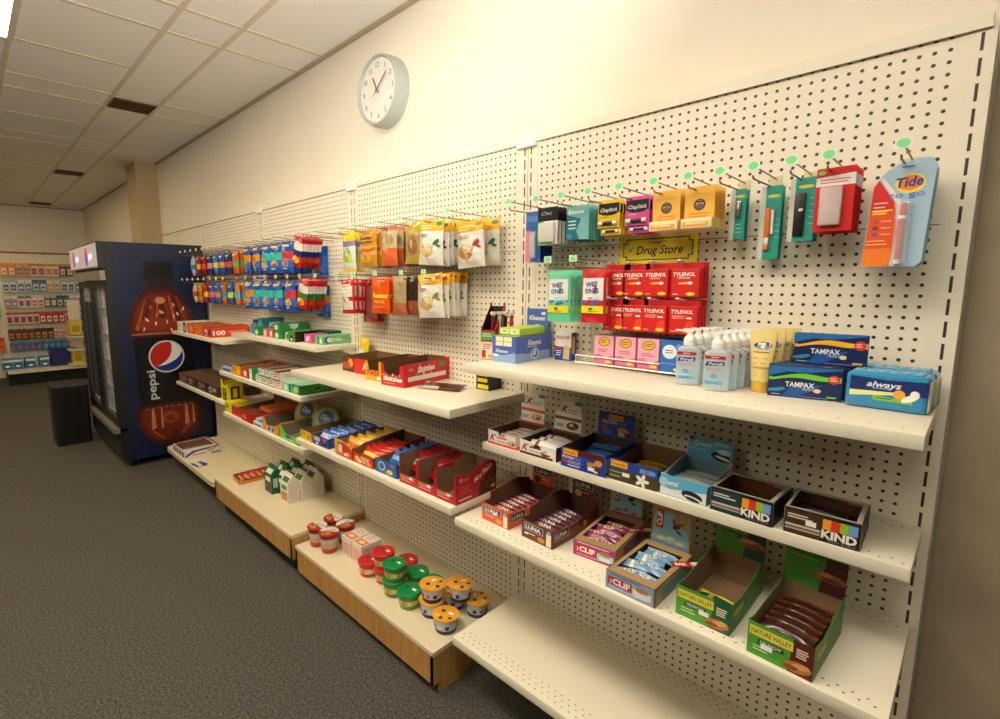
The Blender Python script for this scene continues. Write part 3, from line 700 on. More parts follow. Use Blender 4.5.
def pbh(f):
    f.rect(1.5, 2.35, 3.6, 3.05, mat('F2A81E', .4)); f.text('PowerBar', 1.6, 2.5, .36, mat('B82A20'), w=1.9, bold=1, slant=.2)
    f.text('PROTEIN', .6, 1.8, .42, mat('C9D2E8'), w=2.2, bold=1); f.text('PLUS', 2.95, 1.8, .4, mat('6A86C0'), w=1.1); f.rect(.6, 1.25, 1.4, 1.6, mat('C83A34', .4)); f.lines(.8, 2.2, 1.0, 3, .25, mat('8AA0CC'), .07)
    f.ell(3.8, .95, .9, .55, mat('B8804A', .5), -.4); f.ell(4.4, .6, .6, .35, mat('3A2418', .5), -.3); f.ell(3.5, .6, .5, .3, mat('D09A5A', .5))
tray('snack_bar_box', 'blue and maroon protein bar box with blue header card', -33.9, 10.2, B_, 0, 6.0, 8.0, '1E3A9E', 2.5, 2.5, 2.6, front=pbf('', '2040A4', True, 0),
     right=lambda f: (f.rect(0, 0, 8, 2.5, '27479E'), f.rect(.3, .3, 1.5, 2, 'B8B4A0')), header=(5.2, 3.3, '22409A', pbh, 6), inner=mat('4A4038', .8), stick=(3.9, .35))
bars('snack_bar', 'blue protein bar in the blue and maroon box, # from the front', 'blue protein bars', -33.9, 10.2, B_, 0, [(3, 3, .8, 4, 10), (3.1, 4.4, 1.2, -5, 18), (3.2, 5.8, 1.7, 8, 10)], ln=4.6, w=1.3, t=.6, c1='2F63B8', c2='5A92D8')
tray('snack_bar_box', 'blue and olive vanilla bar box with white flower', -27.5, 9.8, B_, 0, 5.8, 8.0, '20409A', 2.45, 2.5, 2.7, front=pbf('', '4A4426', False, 1), side=[(0, 2.45), (.3, 1.9), (1, 2.6)],
     right=lambda f: f.rect(0, 0, 8, 1.8, '4A4426'), stick=(1.8, .7))
bars('snack_bar', 'golden yellow bar in the vanilla bar box, # from the front', 'golden bars', -27.5, 9.8, B_, 0, row(3, 2.9, 3.4, 6.4, .7, 10), ln=4.6, w=1.3, t=.6, c1='B8982A', c2='2A2A30')
def qf(f):
    f.poly([(0, 1.0), (1.5, .8), (2.8, 1.0), (5.2, 1.3), (5.2, 2.2), (0, 2.4)], mat('5FB4DC', .4)); f.rect(0, 0, 5.2, .12, mat('9AC8DE'))
    f.text('Quest', .35, 1.25, .62, white, w=1.9, slant=.2); f.ell(.6, 1.5, .5, .55, mat('8FCBE6')); f.text('Quest', .4, 1.25, .6, white, w=1.9, slant=.2)
    f.ell(3.7, .65, 1.1, .5, mat('1C1A1C', .5), -.15); f.ell(3.8, .45, .9, .2, mat('E8E4DC', .5), -.15); f.ell(3.75, .3, .8, .18, mat('2A2628', .5), -.15)
def qh(f):
    f.text('Quest', .6, 1.5, .55, white, w=2.0, slant=.2); f.lines(2.9, 4.7, 2.1, 2, .22, mat('D8ECF4'), .08); f.rect(.1, 2.0, .6, 2.4, mat('3A4A5A'))
    f.ell(3.7, .6, 1.1, .5, mat('1C1A1C', .5), -.2); f.ell(3.9, .5, .85, .16, mat('E8E4DC', .5), -.2); f.ell(4.0, 1.2, .7, .3, mat('BFD8E4', .4)); f.rect(0, 1.0, 2, 1.12, mat('9FD0E4'))
tray('snack_bar_box', 'pale blue and white bar box with cookie picture and curved cut front', -21.5, 9.8, B_, 0, 5.2, 7.6, 'E9EBEA', 2.4, 2.4, 2.6, front=qf,
     front_out=[(0, 0), (5.2, 0), (5.2, 2.0), (3.2, 2.25), (2.9, 1.75), (2.5, 1.55), (2.1, 1.6), (1.8, 2.1), (.9, 2.4), (0, 2.45)], header=(4.9, 3.8, '56AFD8', qh, 6, [(0, 0), (4.9, 0), (4.9, 2.5), (0, 2.5)]),
     side=[(0, 2.1), (.25, 1.9), (.7, 2.5), (1, 2.7)], inner=mat('7FA6B4', .6), right=lambda f: f.rect(0, 0, 7.6, 1.8, '7CC0DC'))
bars('snack_bar', 'white and silver bar in the pale blue box, # from the front', 'bars in the pale blue box', -21.5, 9.8, B_, 0, row(4, 2.6, 1.6, 5.6, 1.1, 12), ln=4.2, w=1.4, t=.6, c1='C9CDCC', c2='8FC4DC')
def kf(c):
    def fn(f):
        f.rect(.12, .1, 5.6, 2.42, mat('17181C', .35)); f.rect(.12, .1, 2.85, 2.3, mat(c, .35))
        for i, q in enumerate(('F0A024', 'D93A2A', '9CBE36', '6F9FD8')): f.rect(2.95+i*.63, 1.2, 3.57+i*.63, 2.15, mat(q, .4))
        f.text('KIND', 2.9, .42, .72, white, w=2.55, bold=2.2); f.text('FRUIT & NUT', 3.4, .17, .13, mat('A8A8A8'), w=2)
        f.lines(.3, 2.4, 1.8, 2, .25, mat('D8CFC0'), .13); f.rect(.15, .75, 2.8, .98, mat('C9BCA4', .4)); f.rect(.15, .45, 2.8, .62, mat('B0A890', .4))
    return fn
kr = lambda f: (f.rect(0, 0, 6.2, 2.4, '1C1D22'), )
for nm, x0, rz, c, in_, bw in (('dark teal open bar box with four colour blocks, empty inside', -15.9, -2, '1E3E48', '6A3E1E', 0), ('dark brown open bar box with four colour blocks, at the right end', -9.4, 2, '4A2E1C', '5A3A20', 1)):
    r = tray('snack_bar_box', nm, x0, 10.0, B_, rz, 5.7, 5.6, '1A1B1F', 2.5, 2.5, 2.5, front=kf(c), right=kr, inner=mat(in_, .7), rim=mat('B8B0A4', .4), topframe=(.25, .3, .45, .5), stick=(1.7, 1.1, -.05, .8, .45) if bw else None)
    b = MB(); f = Fr(b, (0, 5.53, 1.9), (1, 0, 0), (0, 0, 1), (0, -1, 0))
    for i, q in enumerate(('D93A2A', '9CBE36', '6F9FD8')): f.rect(3.4+i*.7, .15, 4.1+i*.7, .5, mat(q, .4))
    b.build('coloured_rim', r)
bars('snack_bar', 'dark wrapped nut bar inside the brown open box, # from the front', 'dark nut bars', -9.4, 10, B_, 2, [(2.2, 3.9, 1.3, 6, 20), (3.3, 3.0, 1.0, 2, 15), (3.6, 2.0, .8, -3, 12), (2.2, 4.8, 1.0, -8, 12)], ln=4.4, w=1.2, t=.7, c1='241A18', c2='3A2A24')
# ------------------------------------------------------------------ section 1, wide bar shelf (lower)
def lf(c):
    def fn(f):
        f.rect(.35, 1.2, 3.5, 2.15, mat('D8CFC4', .4)); f.rect(.42, 1.27, 3.43, 2.08, mat('1E2A6A', .4)); f.text('LUNA', .65, 1.42, .5, white, w=2.5, bold=2)
        f.rect(4.0, .15, 4.75, 1.75, mat('EDE4D4', .4)); f.ell(4.4, 1.95, .3, .28, mat('6AB0DC', .4)); f.lines(.6, 2.4, .75, 1, .3, mat('F0E0C8'), .12)
        f.ell(3.2, .6, .6, .35, mat('C98A3A' if c else 'E8A04A', .5))
    return fn
def lr(c):
    def fn(f):
        f.rect(.35, .85, 3.4, 2.05, mat('D8B8A0', .4)); f.rect(.42, .92, 3.33, 1.98, mat('1E2650', .4)); f.text('LUNA', .65, 1.15, .58, mat('D8D0C8'), w=2.4, bold=1.5)
        f.ell(6.6, 1.6, .9, .7, mat('3A1C10', .5)); f.ell(7.0, 1.3, .4, .4, mat('C87A3A', .5))
    return fn
def lh(c):
    def fn(f):
        f.rect(.3, 1.3, 3.3, 2.5, mat('D8CFC4', .4)); f.rect(.38, 1.38, 3.22, 2.42, mat('1E2650', .4)); f.text('LUNA', .6, 1.6, .62, mat('D8D4CC'), w=2.4, bold=2)
        f.ell(1.0, .6, .6, .5, mat('4A2010' if not c else 'D8B070', .5)); f.lines(1.8, 3.0, .8, 1, .2, mat('E8D0B0'), .1)
    return fn
for i, (x0, lab, c, bc) in enumerate(((-44.7, 'orange snack bar box with blue name panels, leftmost on the wide shelf', 'DC5A22', 'C24A20'), (-37.6, 'brown snack bar box with blue name panels on the wide shelf', '6E3422', '7A3A26'))):
    tray('snack_bar_box', lab, x0, 13.3, C_, -2, 4.95, 10.2, c, 2.45, 2.4, 3.1, front=lf(i), right=lr(i), header=(3.6, 4.6, c, lh(i), 3), side=[(0, 2.4), (.4, 1.9), (.8, 2.3), (1, 3.0)],
         lside=[(0, 2.45), (.15, 2.5), (.16, 3.5), (.75, 4.1), (1, 3.4)], stick=(2.1, 1.3, -.05, .7, .3) if i == 0 else (.5, .6, -.05, .6, .15), inner=mat('6A4632', .8))
    bars('snack_bar', ('orange' if i == 0 else 'brown')+' wrapped bar in the '+('orange' if i == 0 else 'brown')+' blue-panel box, # from the front', ('orange' if i == 0 else 'brown')+' bars with blue panels', x0, 13.3, C_, -2,
         row(6, 2.5, 1.8, 7.4, 1.5, 30, 5), ln=4.0, w=1.4, t=.7, c1=bc, c2='2A2A4A', txt='LUNA', tc='E8E0D8')
def cf_(c, c2, base):
    def fn(f):
        f.rect(.0, .08, 5.3, 1.95, mat(c, .4)); f.rect(.25, .55, 3.0, 1.5, mat('B8232A', .4)); f.text('BAR', .68, .68, .2, white, w=.5, bold=1, rot=math.pi/2); f.text('CLIF', .8, .72, .62, white, w=2.0, bold=2.4)
        f.rect(3.1, .45, 5.1, 1.2, mat('E8DCC8' if base else '9AD0D8', .4)); f.ell(4.1, 1.25, .75, .28, mat('B07A42', .5)); f.rect(3.4, .35, 4.7, .8, mat('D8E4EA', .4)); f.lines(.5, 4.8, 1.72, 1, .2, mat(c2), .12); f.lines(.5, 4, .28, 1, .2, mat('E8E8F0'), .06)
    return fn
def ch(c2, base):
    def fn(f):
        f.poly([(.2, .2), (4.3, .2), (4.2, 2.4), (3.1, 2.8), (2.6, 3.9), (1.9, 4.1), (.3, 3.9)], mat('7DB4C4' if base else '7CBCC8', .5)); f.rect(.5, 2.0, 1.35, 4.3, mat('B8232A', .4))
        f.text('CLIF', 1.15, 2.25, .55, white, w=1.7, bold=2, rot=math.pi/2); f.ell(2.9, 2.7, .5, .32, mat('3A2A22', .6), .6); f.ell(2.6, 3.2, .25, .4, mat('C8402A', .6)); f.ell(3.4, 3.1, .4, .2, mat('7A5A3A', .6), .4); f.ell(3.2, 2.1, .35, .15, mat('3A2A22', .6), -.5)
        for a, q in ((1.2, .9), (2.3, 1.1), (3.4, .8)): f.ell(a, q, .5, .22, mat('E0C468' if base else 'B05A88', .5), .2)
        f.rect(.2, .2, 4.3, .55, mat('5A86B8' if base else 'A83A78', .5))
    return fn
for i, (x0, d0, rz, lab, c, c2) in enumerate(((-30.4, 12.3, 6, 'kraft and magenta climbing bar box with tall header, middle of the wide shelf', 'A8287A', 'F0D0E4'), (-24.1, 15.6, 0, 'kraft and light blue climbing bar box with tall header, middle of the wide shelf', '86A8CC', '4A6A9C'))):
    w, l = (5.3, 9.6) if i == 0 else (5.5, 9.6)
    r = tray('snack_bar_box', lab, x0, d0, C_, rz, w, l, 'A88A5E', 2.05, 2.05, 2.05, inner=mat('7A6242', .8), rim=mat('A88A5E', .7), front=cf_(c, c2, i), header=(4.5, 4.7, 'A88A5E', ch(c2, i), 5), topframe=(1.3, .5, .7, 1.2),
         right=(lambda f: (f.rect(2.5, 0, 8.2, 1.6, '5A2444'), f.rect(0, 0, 2.4, 2, 'A88A5E'))) if i == 0 else (lambda f: (f.rect(1.6, .1, 9.6, 1.6, '5A7488'), f.rect(0, 0, 1.5, 2, '9A7C52'))))
    b = MB(); f = Fr(b, (w-.9, l-3.6, 2.08), (.75, .66, 0), (-.66, .75, 0), (0, 0, 1)); b.M = Matrix()
    f.rect(0, -.5, 3.0, .6, mat('B8232A', .4)); f.text('BAR', .3, -.2, .5, white, bold=1.5); f.ell(2.6, .1, .6, .45, mat('E8E0D4', .4)); b.build('red_flap', r)
    nm = 'magenta' if i == 0 else 'light blue'
    sp = [(1.7, 1.9, 1.4, 20, 12), (3.3, 2.2, 1.3, -14, 15), (1.8, 3.4, 1.7, 12, 10), (3.3, 3.9, 1.6, -12, 12), (2.4, 5.0, 1.9, 8, 12), (3.0, 6.2, 1.9, -4, 12)]
    if i: sp = [(x, y*1.12, z, a, t) for x, y, z, a, t in sp]+[(2.5, 7.6, 1.7, 0, 10)]
    bars('snack_bar', nm+' and tan climbing bar in the kraft '+nm+' box, # from the front', nm+' climbing bars', x0, d0, C_, rz, sp, ln=3.3, w=1.4, t=.6, c1='8A3468' if i == 0 else '6F9CCB', c2='C8A878' if i == 0 else '9FC0D8', band='B8323A' if i == 0 else 'E0CE96', txt='CLIF')
def nvf(v):
    def fn(f):
        f.rect(0, 0, 5, 3.1, mat('4F9A32', .4)); f.poly([(3.2, 0), (5, 0), (5, 3.1), (3.5, 3.1)], mat('1E5A3A' if not v else '5A2418', .4))
        f.poly([(.15, 1.9), (3.5, 1.9), (3.5, 2.75), (.15, 2.75)], mat('E2D24A', .4)); f.text('NATURE VALLEY', .28, 2.12, .42, mat('2E6A2A'), w=3.1, bold=.8)
        f.poly([(.8, 1.25), (2.9, 1.25), (2.8, 1.72), (.9, 1.72)], mat('143A26', .4)); f.text('CRUNCHY', 1.0, 1.36, .26, white, w=1.7, bold=1.2)
        f.lines(.5, 1.9, .9, 2, .28, mat('CFE6B8'), .1); f.lines(3.75, 4.7, 2.3, 4, .22, mat('E8D8C0'), .12)
        f.ell(3.9, .7, 1.05, .5, mat('B8743A', .6), .15); f.ell(4.1, .85, .7, .25, mat('D9A062', .6), .3); f.ell(3.4, .5, .6, .22, mat('8A4E26', .6), .1)
    return fn
def nvh(v):
    def fn(f):
        f.poly([(2.9, 0), (5, 0), (5, 3.4), (3.4, 3.4)], mat('1A4A34' if not v else '4E1E16', .5))
        if not v: f.rect(.3, 2.5, 3.1, 3.2, mat('B0A83A', .5)); f.text('NATURE VALLEY', .45, 2.68, .36, mat('2E5A2A'), w=2.5, bold=.6); f.rect(.9, 1.95, 2.6, 2.3, mat('143A26', .4)); f.text('CRUNCHY', 1.05, 2.0, .22, mat('C8D8B8'), w=1.3)
        else: f.lines(.4, 2.8, 2.9, 1, .2, mat('7FC060'), .1)
        f.ell(3.7, 1.6, 1.3, .5, mat('A8683A', .6), -.1); f.ell(3.9, 1.4, .9, .28, mat('7A4424', .6), -.15); f.ell(3.4, 1.8, .6, .2, mat('C88A52', .6))
    return fn
nvout = [(0, 0), (5, 0), (5, 3.0), (4.4, 2.95), (3, 2.8), (1.2, 2.75), (.8, 2.7), (.5, 2.95), (0, 3.2)]
for i, (x0, d0, rz, l, lab) in enumerate(((-16.9, 14.6, 0, 10.0, 'green granola bar box nearly empty, two green bars left inside'), (-10.2, 15.4, -3, 9.2, 'green granola bar box with maroon corner, full of dark bars'))):
    tray('snack_bar_box', lab, x0, d0, C_, rz, 5.0, l, '3E7A2E', 3.1, 3.1, 3.4, front=nvf(i), front_out=nvout, header=(5.0, 3.6, '4A8A30', nvh(i), 4), side=[(0, 3.0), (.3, 2.6), (.75, 3.2), (1, 3.7)], lside=[(0, 3.1), (.15, 2.9), (1, 3.7)],
         right=lambda f: (f.rect(0, 0, 8.4, 2.4, '4A7A34'), f.rect(1.0, 1.4, 3.6, 2.1, 'A8A84A')), inner=mat('7E6244', .85), stick=(2.2, .95) if not i else (1.1, .9))
bars('snack_bar', 'green and yellow granola bar in the nearly empty box, # from the front', 'green granola bars', -16.9, 14.6, C_, 0, [(2.6, 1.7, 1.1, -8, 20), (2.9, 3.3, 1.0, -6, 15)], ln=4.2, w=1.5, t=.7, c1='1E4A2A', c2='C8C63A', band='A87A4A')
sp = []
for lay in range(2):
    for j in range(5): sp.append((2.5+.1*lay, 1.4+j*1.25+lay*.5, 1.5+lay*.9, -7+((j*37+lay*11) % 9), 16))
bars('snack_bar', 'dark brown and gold granola bar in the full box, # from the front', 'dark granola bars', -10.2, 15.4, C_, -3, sp, ln=4.3, w=1.4, t=.75, c1='32140E', c2='5A3018')
# ================================================================== SECTION 1, TOP SHELF
# meat stick display
r = tray('snack_stick_display', 'red and black upright meat stick display box left of the tissue box', -48.6, 9.6, A_, 20, 2.2, 4.2, 'C4242A', 4.3, 5.2, 7.6, inner=mat('2A1A18', .6),
     front=lambda f: (f.rect(0, 2.9, 2.2, 4.0, '4FA84A'), f.rect(0, .1, 2.2, 2.6, 'E9DFC8'), f.rect(.2, .3, .8, 1.4, 'C4242A'), f.rect(1.2, .3, 2.0, .8, 'D9A22A'), f.lines(.3, 1.9, 2.2, 3, .3, mat('B83A2A'), .12), f.lines(.3, 1.9, 3.7, 2, .3, white, .1)),
     right=lambda f: (f.poly([(0, 0), (4.2, 0), (4.2, 7.4), (3.4, 7.4)], '1E1718'), f.ell(3.0, 3.4, .6, 1.6, mat('B83A22', .4), .3), f.ell(3.3, 5.2, .4, .9, mat('D8863A', .4), .3), f.rect(3.2, 6.9, 4.2, 7.6, 'D2262C')), side=[(0, 4.3), (.5, 6.3), (1, 8.3)])
for i in range(4):
    b = MB(); b.tube([(0, 0, 0), (.05, .3, 2.5), (0, .5, 5)], .28, mat(['7A1E1A', 'D9D4CC', '3A1412', 'B8302A'][i], .3), 8)
    b.lathe([(.1, 5), (.45, 5.3), (.42, 5.7)], mat('D9D4CC', .3), 8, (0, .5, 0)); o = b.build('meat_stick'); put(o, -47.7+.5*i*.8, 8.4-.9*i, A_+1.2)
    tag(o, ['maroon', 'silver', 'dark brown', 'red'][i]+' wrapped meat stick standing in the red and black display', 'meat stick', 'meat sticks')
# tissue packs
def klf(f):
    f.rect(0, 0, 4, 1.4, mat('8FB0DC', .4)); f.poly([(0, 1.2), (2, 1.0), (4, 1.5), (4, 3.7), (0, 3.7)], mat('4A66B8', .4)); f.text('Kleenex', .6, 1.35, .5, white, w=2.2, bold=1, slant=.2)
    f.rect(.6, 2.3, 1.9, 3.6, mat('E4E6C8', .4)); f.rect(2.0, 2.3, 3.4, 3.6, mat('E4E6C8', .4)); f.rect(.6, 2.85, 3.4, 3.0, mat('B8D23A')); f.rect(.2, .8, 1.0, 1.1, mat('F0F0F0'))
def klr(f):
    f.rect(0, 0, 8.4, 1.3, mat('8FB0DC', .4)); f.poly([(0, 1.4), (3, 1.1), (6, 1.6), (8.4, 1.2), (8.4, 3.7), (0, 3.7)], mat('4A66B8', .4)); f.text('Kleenex', 2.8, 2.3, .75, white, w=3.4, bold=1, slant=.2); f.lines(2.6, 6.2, 2.0, 1, .1, mat('C8D2EC'), .12)
    f.ell(4.6, 1.0, .95, .8, mat('D8E2F2', .4)); f.ell(4.6, 1.0, .7, .6, mat('5A7AB8', .4)); f.ell(4.5, 1.1, .25, .45, mat('F4F6FA', .4), -.5)
def klx(r):
    b = MB(); f = None
    b.box(.1, 3.9, 8.25, 8.35, 3.5, 7.2, mat('4F6AB8', .4)); f = Fr(b, (.1, 8.25, 3.5), (1, 0, 0), (0, 0, 1), (0, -1, 0)); f.text('Kleenex', .4, 2.0, .7, white, w=2.9, bold=1, slant=.2); f.ell(1.9, .7, .8, .7, mat('D8E2F2', .4)); f.ell(1.9, .7, .6, .5, mat('5A7AB8', .4)); f.rect(2.6, 2.8, 3.3, 3.2, white)
    b.build('header_card', r)
carton('tissue_multipack', 'blue tray of pocket tissues with tall blue header card behind it', 'tissues', -46.3, 9.6, A_, 3, 4.1, 9.0, 3.7, '5A78C0', klf, klr, None, topcol='A9CC3A', extra=klx)
for i, (px, py, rz_, pz) in enumerate(((.35, 1.2, 0, 3.75), (2.2, 1.0, 0, 3.75), (.4, 4.6, 0, 3.75), (2.2, 4.4, 0, 3.75))):
    b = MB(); b.bevbox(0, 1.75, 0, 3.2, 0, 1.0, .12, mat('B4D836', .35)); f = Fr(b, (0, 0, 0), (1, 0, 0), (0, 0, 1), (0, -1, 0)); f.rect(.1, .15, 1.65, .85, mat('E6EBC2', .4)); f.rect(.6, .45, 1.1, .6, mat('4A7A3A'))
    o = b.build('tissue_pack'); q = Matrix.Rotation(math.radians(5), 3, 'Z')@Vector((px, py, 0)); put(o, -46.3+q.x, 9.6-q.y, A_+pz, 5)
    tag(o, 'lime green pocket tissue pack on the blue tissue tray, '+['front left', 'front right', 'back left', 'back right'][i], 'tissues', 'lime green tissue packs')
carton('bandage_box', 'small blue and white adhesive bandage box beside the tissues', 'box', -40.9, 2.1, A_, 4, 2.6, 1.5, 4.0, 'E9E6E0',
       lambda f: (f.text('BAND-AID', .2, 3.1, .45, mat('C8322C'), w=2.2, bold=1.2), f.rect(0, 0, 2.6, 1.9, mat('2A4A9C', .4)), f.rect(0, 1.7, 1.3, 2.0, mat('C8322C')), f.poly([(1.3, .2), (2.3, .2), (2.4, 2.0), (1.8, 2.3), (1.4, 1.6)], mat('D9B88A', .4)), f.lines(.2, 1.1, 1.3, 3, .3, white, .1)),
       lambda f: (f.rect(0, 0, 1.5, 4, '2A4A9C'), f.rect(.3, 1, 1.1, 3.4, 'D0A86A')))
# ------------------------------------------------------------------ wire rack of pain reliever boxes
rk = thing('wire_rack', 'white wire pegboard rack holding red and pink medicine boxes', 'rack', -28.5, 1.2, A_)
b = MB(); wz = lambda z: z-A_
for x in (-7.6, -4.2, -.8, 3.0, 7.9): b.tube([(x, .8, 1.2), (x, .8, 12.6)], .09, mat('D8D4CC', .4, .3), 5)
for z in (1.2, 3.2, 5.0, 7.2, 8.8, 10.8, 12.6): b.tube([(-7.6, .8, z), (7.9, .8, z)], .09, mat('D8D4CC', .4, .3), 5)
b.build('grid_frame', rk)
b = MB()
for x in (-7.6, 7.6): b.tube([(x, .8, 1.2), (x-.2, -2.6, .35), (x-.2, -2.6, 1.3)], .09, mat('D8D4CC', .4, .3), 5)
b.tube([(-7.8, -2.6, .35), (7.4, -2.6, .35)], .11, mat('E4E0D8', .4, .3), 5); b.tube([(-7.8, -2.6, 1.3), (7.4, -2.6, 1.3)], .09, mat('E4E0D8', .4, .3), 5)
for i in range(14): b.tube([(-7.4+i*1.12, .8, .5), (-7.4+i*1.12, -2.6, .35)], .06, mat('D8D4CC', .4, .3), 4)
b.build('wire_basket', rk)
TX = (-32.3, -29.8, -27.0, -23.7)
for ri, zt in enumerate((-17.7, -21.95)):
    for i, x in enumerate(TX):
        b = MB(); X = x+28.5+1.4; Z = zt-A_
        b.tube([(X-.5, .8, Z-.1), (X-.45, -3.6, Z+.35), (X-.25, -4.0, Z+.45), (X, -4.05, Z+.45), (X+.2, -3.6, Z+.3), (X+.35, .8, Z-.1)], .1, mat('E0DCD4', .35, .5), 6); b.build('wire_loop', rk, True)
        for k in range(3):
            tb = MB(); tb.bevbox(0, 2.9 if i < 3 else 3.1, 0, .5, -3.15, 0, .08, mat('D3211F', .4)); W_ = 2.9
            f = Fr(tb, (0, 0, -3.15), (1, 0, 0), (0, 0, 1), (0, -1, 0)); f.text('TYLENOL', .15, 2.35, .42, white, w=2.5, bold=1.5, slant=.15)
            if ri == 0: f.lines(.7, 2.4, 2.05, 1, .1, mat('C8B8B0'), .16); f.ell(1.5, 1.55, .75, .13, mat('E9B23A', .4), .05); f.ell(2.1, 1.57, .3, .17, mat('E9E2D8', .4))
            else: f.lines(.3, 1.8, 2.0, 2, .22, mat('E8B8A8'), .08); f.poly([(1.6, .2), (2.7, .3), (2.7, 1.5), (2.0, 1.4)], mat('E8462A', .4)); f.rect(1.9, 1.75, 2.5, 1.95, white)
            f.ell(2.2, .35, .5, .2, mat('E6D23A', .4)); f.rect(.2, .25, .8, .35, mat('E8B8B0'))
            tb.bevbox(-.1, 3.25, .5, .57, -3.3, .75, .03, mat('C41E1E', .4))
            o = tb.build('medicine_box'); put(o, x+k*.05, 4.0-k*.72, zt-.5)
            tag(o, f'red pain reliever box, {["upper","lower"][ri]} wire row, {["leftmost column","second column","third column","rightmost column"][i]}, {["foremost","middle","rearmost"][k]} on its loop', 'medicine box', 'red pain reliever boxes on the wire rack')
for i, x in enumerate((-33.6, -30.6, -27.6)):
    carton('medicine_box', 'pink medicine box standing in the wire basket, '+['left', 'middle', 'right'][i]+' of three', 'medicine box', x, 3.6, A_+.5, 0, 2.7, 2.6, 3.7, 'E8A8BC',
           lambda f: (f.poly([(0, 0), (2.7, 0), (2.7, 1.2), (1.6, .7), (.8, 1.3), (0, 1.1)], mat('DC6E98', .4)), f.lines(.5, 2.2, 1.8, 2, .25, mat('C85A80'), .12), f.ell(1.4, 2.9, .85, .6, mat('B8502E', .4), .1), f.ell(1.4, 2.9, .72, .48, mat('D8B83A', .4), .1), f.lines(.9, 1.9, 3.0, 2, .25, mat('6A3A2A'), .1), f.ell(2.0, .35, .45, .2, mat('E6D23A'))), group='pink medicine boxes')
carton('medicine_box', 'blue medicine box with round white emblem, rightmost in the wire basket', 'medicine box', -24.6, 3.9, A_+.5, 0, 2.9, 2.9, 3.8, '2E6CC0',
       lambda f: (f.ell(1.1, 2.4, .85, .85, mat('DDE6EE', .4)), f.lines(.6, 1.6, 2.5, 2, .25, mat('3A5A9C'), .1), f.ell(2.2, 3.1, .3, .3, mat('7AA0D8')), f.ell(2.3, 1.7, .35, .35, mat('5A8AD0')), f.rect(0, .9, 2.9, 1.1, mat('5A8AD8')), f.ell(2.1, .35, .5, .2, mat('E6D23A'))), topcol='22366A')
# ------------------------------------------------------------------ hand sanitizer pump bottles
M_GEL = bpy.data.materials.new('clear_gel_bottle'); M_GEL.use_nodes = True; gb = M_GEL.node_tree.nodes['Principled BSDF']
gb.inputs['Base Color'].default_value = lin('DCE9EE'); gb.inputs['Roughness'].default_value = .08; gb.inputs['Alpha'].default_value = .42; gb.inputs['Specular IOR Level'].default_value = .8
M_GLAB = mat('A9D4E8', .3, 0, 0, .75)
def superprof(w, l, z, n=24, p=4):
    return [(w/2*math.copysign(abs(math.cos(t))**(2/p), math.cos(t)), l/2*math.copysign(abs(math.sin(t))**(2/p), math.sin(t)), z) for t in [2*math.pi*i/n for i in range(n)]]
def loft(b, rings, m, caps=(True, True)):
    n = len(rings[0]); P = [q for r_ in rings for q in r_]
    b.mesh(P, [(j*n+i, j*n+(i+1) % n, (j+1)*n+(i+1) % n, (j+1)*n+i) for j in range(len(rings)-1) for i in range(n)], m)
    if caps[0]: b.mesh(rings[0], [tuple(range(n))[::-1]], m)
    if caps[1]: b.mesh(rings[-1], [tuple(range(n))], m)
SZ = .93
def sanitizer(x, d, rz, lab):
    r = thing('sanitizer_bottle', lab, 'bottle', x, d, A_, rz, 'hand sanitizer pump bottles')
    b = MB(); b.M = Matrix.Scale(SZ, 4, (0, 0, 1)); loft(b, [superprof(w, l, z) for w, l, z in ((2.2, 1.1, .02), (2.5, 1.4, .15), (2.5, 1.4, 3.9), (2.3, 1.25, 4.25), (1.4, 1.0, 4.55), (.85, .85, 4.7))], M_GEL)
    b.build('bottle_body', r, True)
    b = MB(); b.M = Matrix.Scale(SZ, 4, (0, 0, 1)); f = Fr(b, (-1.1, -.705, .3), (1, 0, 0), (0, 0, 1), (0, -1, 0)); f.rect(0, .1, 2.2, 2.4, mat('BFDDEA', .3, 0, 0, .45)); f.rect(0, 3.25, 1.9, 3.6, mat('B0202A', .4)); f.lines(.6, 1.4, 3.4, 1, .1, white, .08)
    f.poly([(.05, 2.5), (1.75, 2.6), (1.85, 3.0), (.2, 2.95)], mat('1E2A7A', .4)); f.text('Purell', .35, 2.62, .27, white, w=1.3, bold=1, slant=.2)
    f.lines(.2, 1.7, 2.25, 2, .25, mat('C86A6A'), .07); f.ell(.9, 1.4, .3, .25, mat('7A9AD0')); f.rect(.1, .5, 1.7, .85, mat('6AB8DC', .4)); f.lines(.3, 1.5, .6, 1, .1, mat('3A6AA0'), .06)
    b.build('label', r)
    b = MB(); b.M = Matrix.Scale(SZ, 4, (0, 0, 1)); b.lathe([(.62, 4.6), (.66, 4.7), (.66, 5.3), (.5, 5.6), (.34, 5.8), (.3, 6.0)], mat('F2F0EC', .35), 16); b.build('cap_collar', r, True)
    b = MB(); b.M = Matrix.Scale(SZ, 4, (0, 0, 1)); b.lathe([(.28, 5.9), (.3, 6.25), (.25, 6.3)], mat('F2F0EC', .35), 12); b.box(-1.5, .3, -.18, .18, 6.2, 6.4, mat('F4F2EE', .35)); b.build('pump_nozzle', r)
    return r
s0 = None
for col in range(2):
    for k in range(6):
        lab = f'clear hand sanitizer pump bottle, {["left","right"][col]} row, {ORD[k+1]} from the front'
        x, d = ((-19.9, 7.3), (-16.6, 8.5))[col]; x += k*.25; d -= k*1.52-.0
        if d < .9: continue
        s0 = dup(s0, lab, x, d, A_, 12) if s0 else sanitizer(x, d, 12, lab)
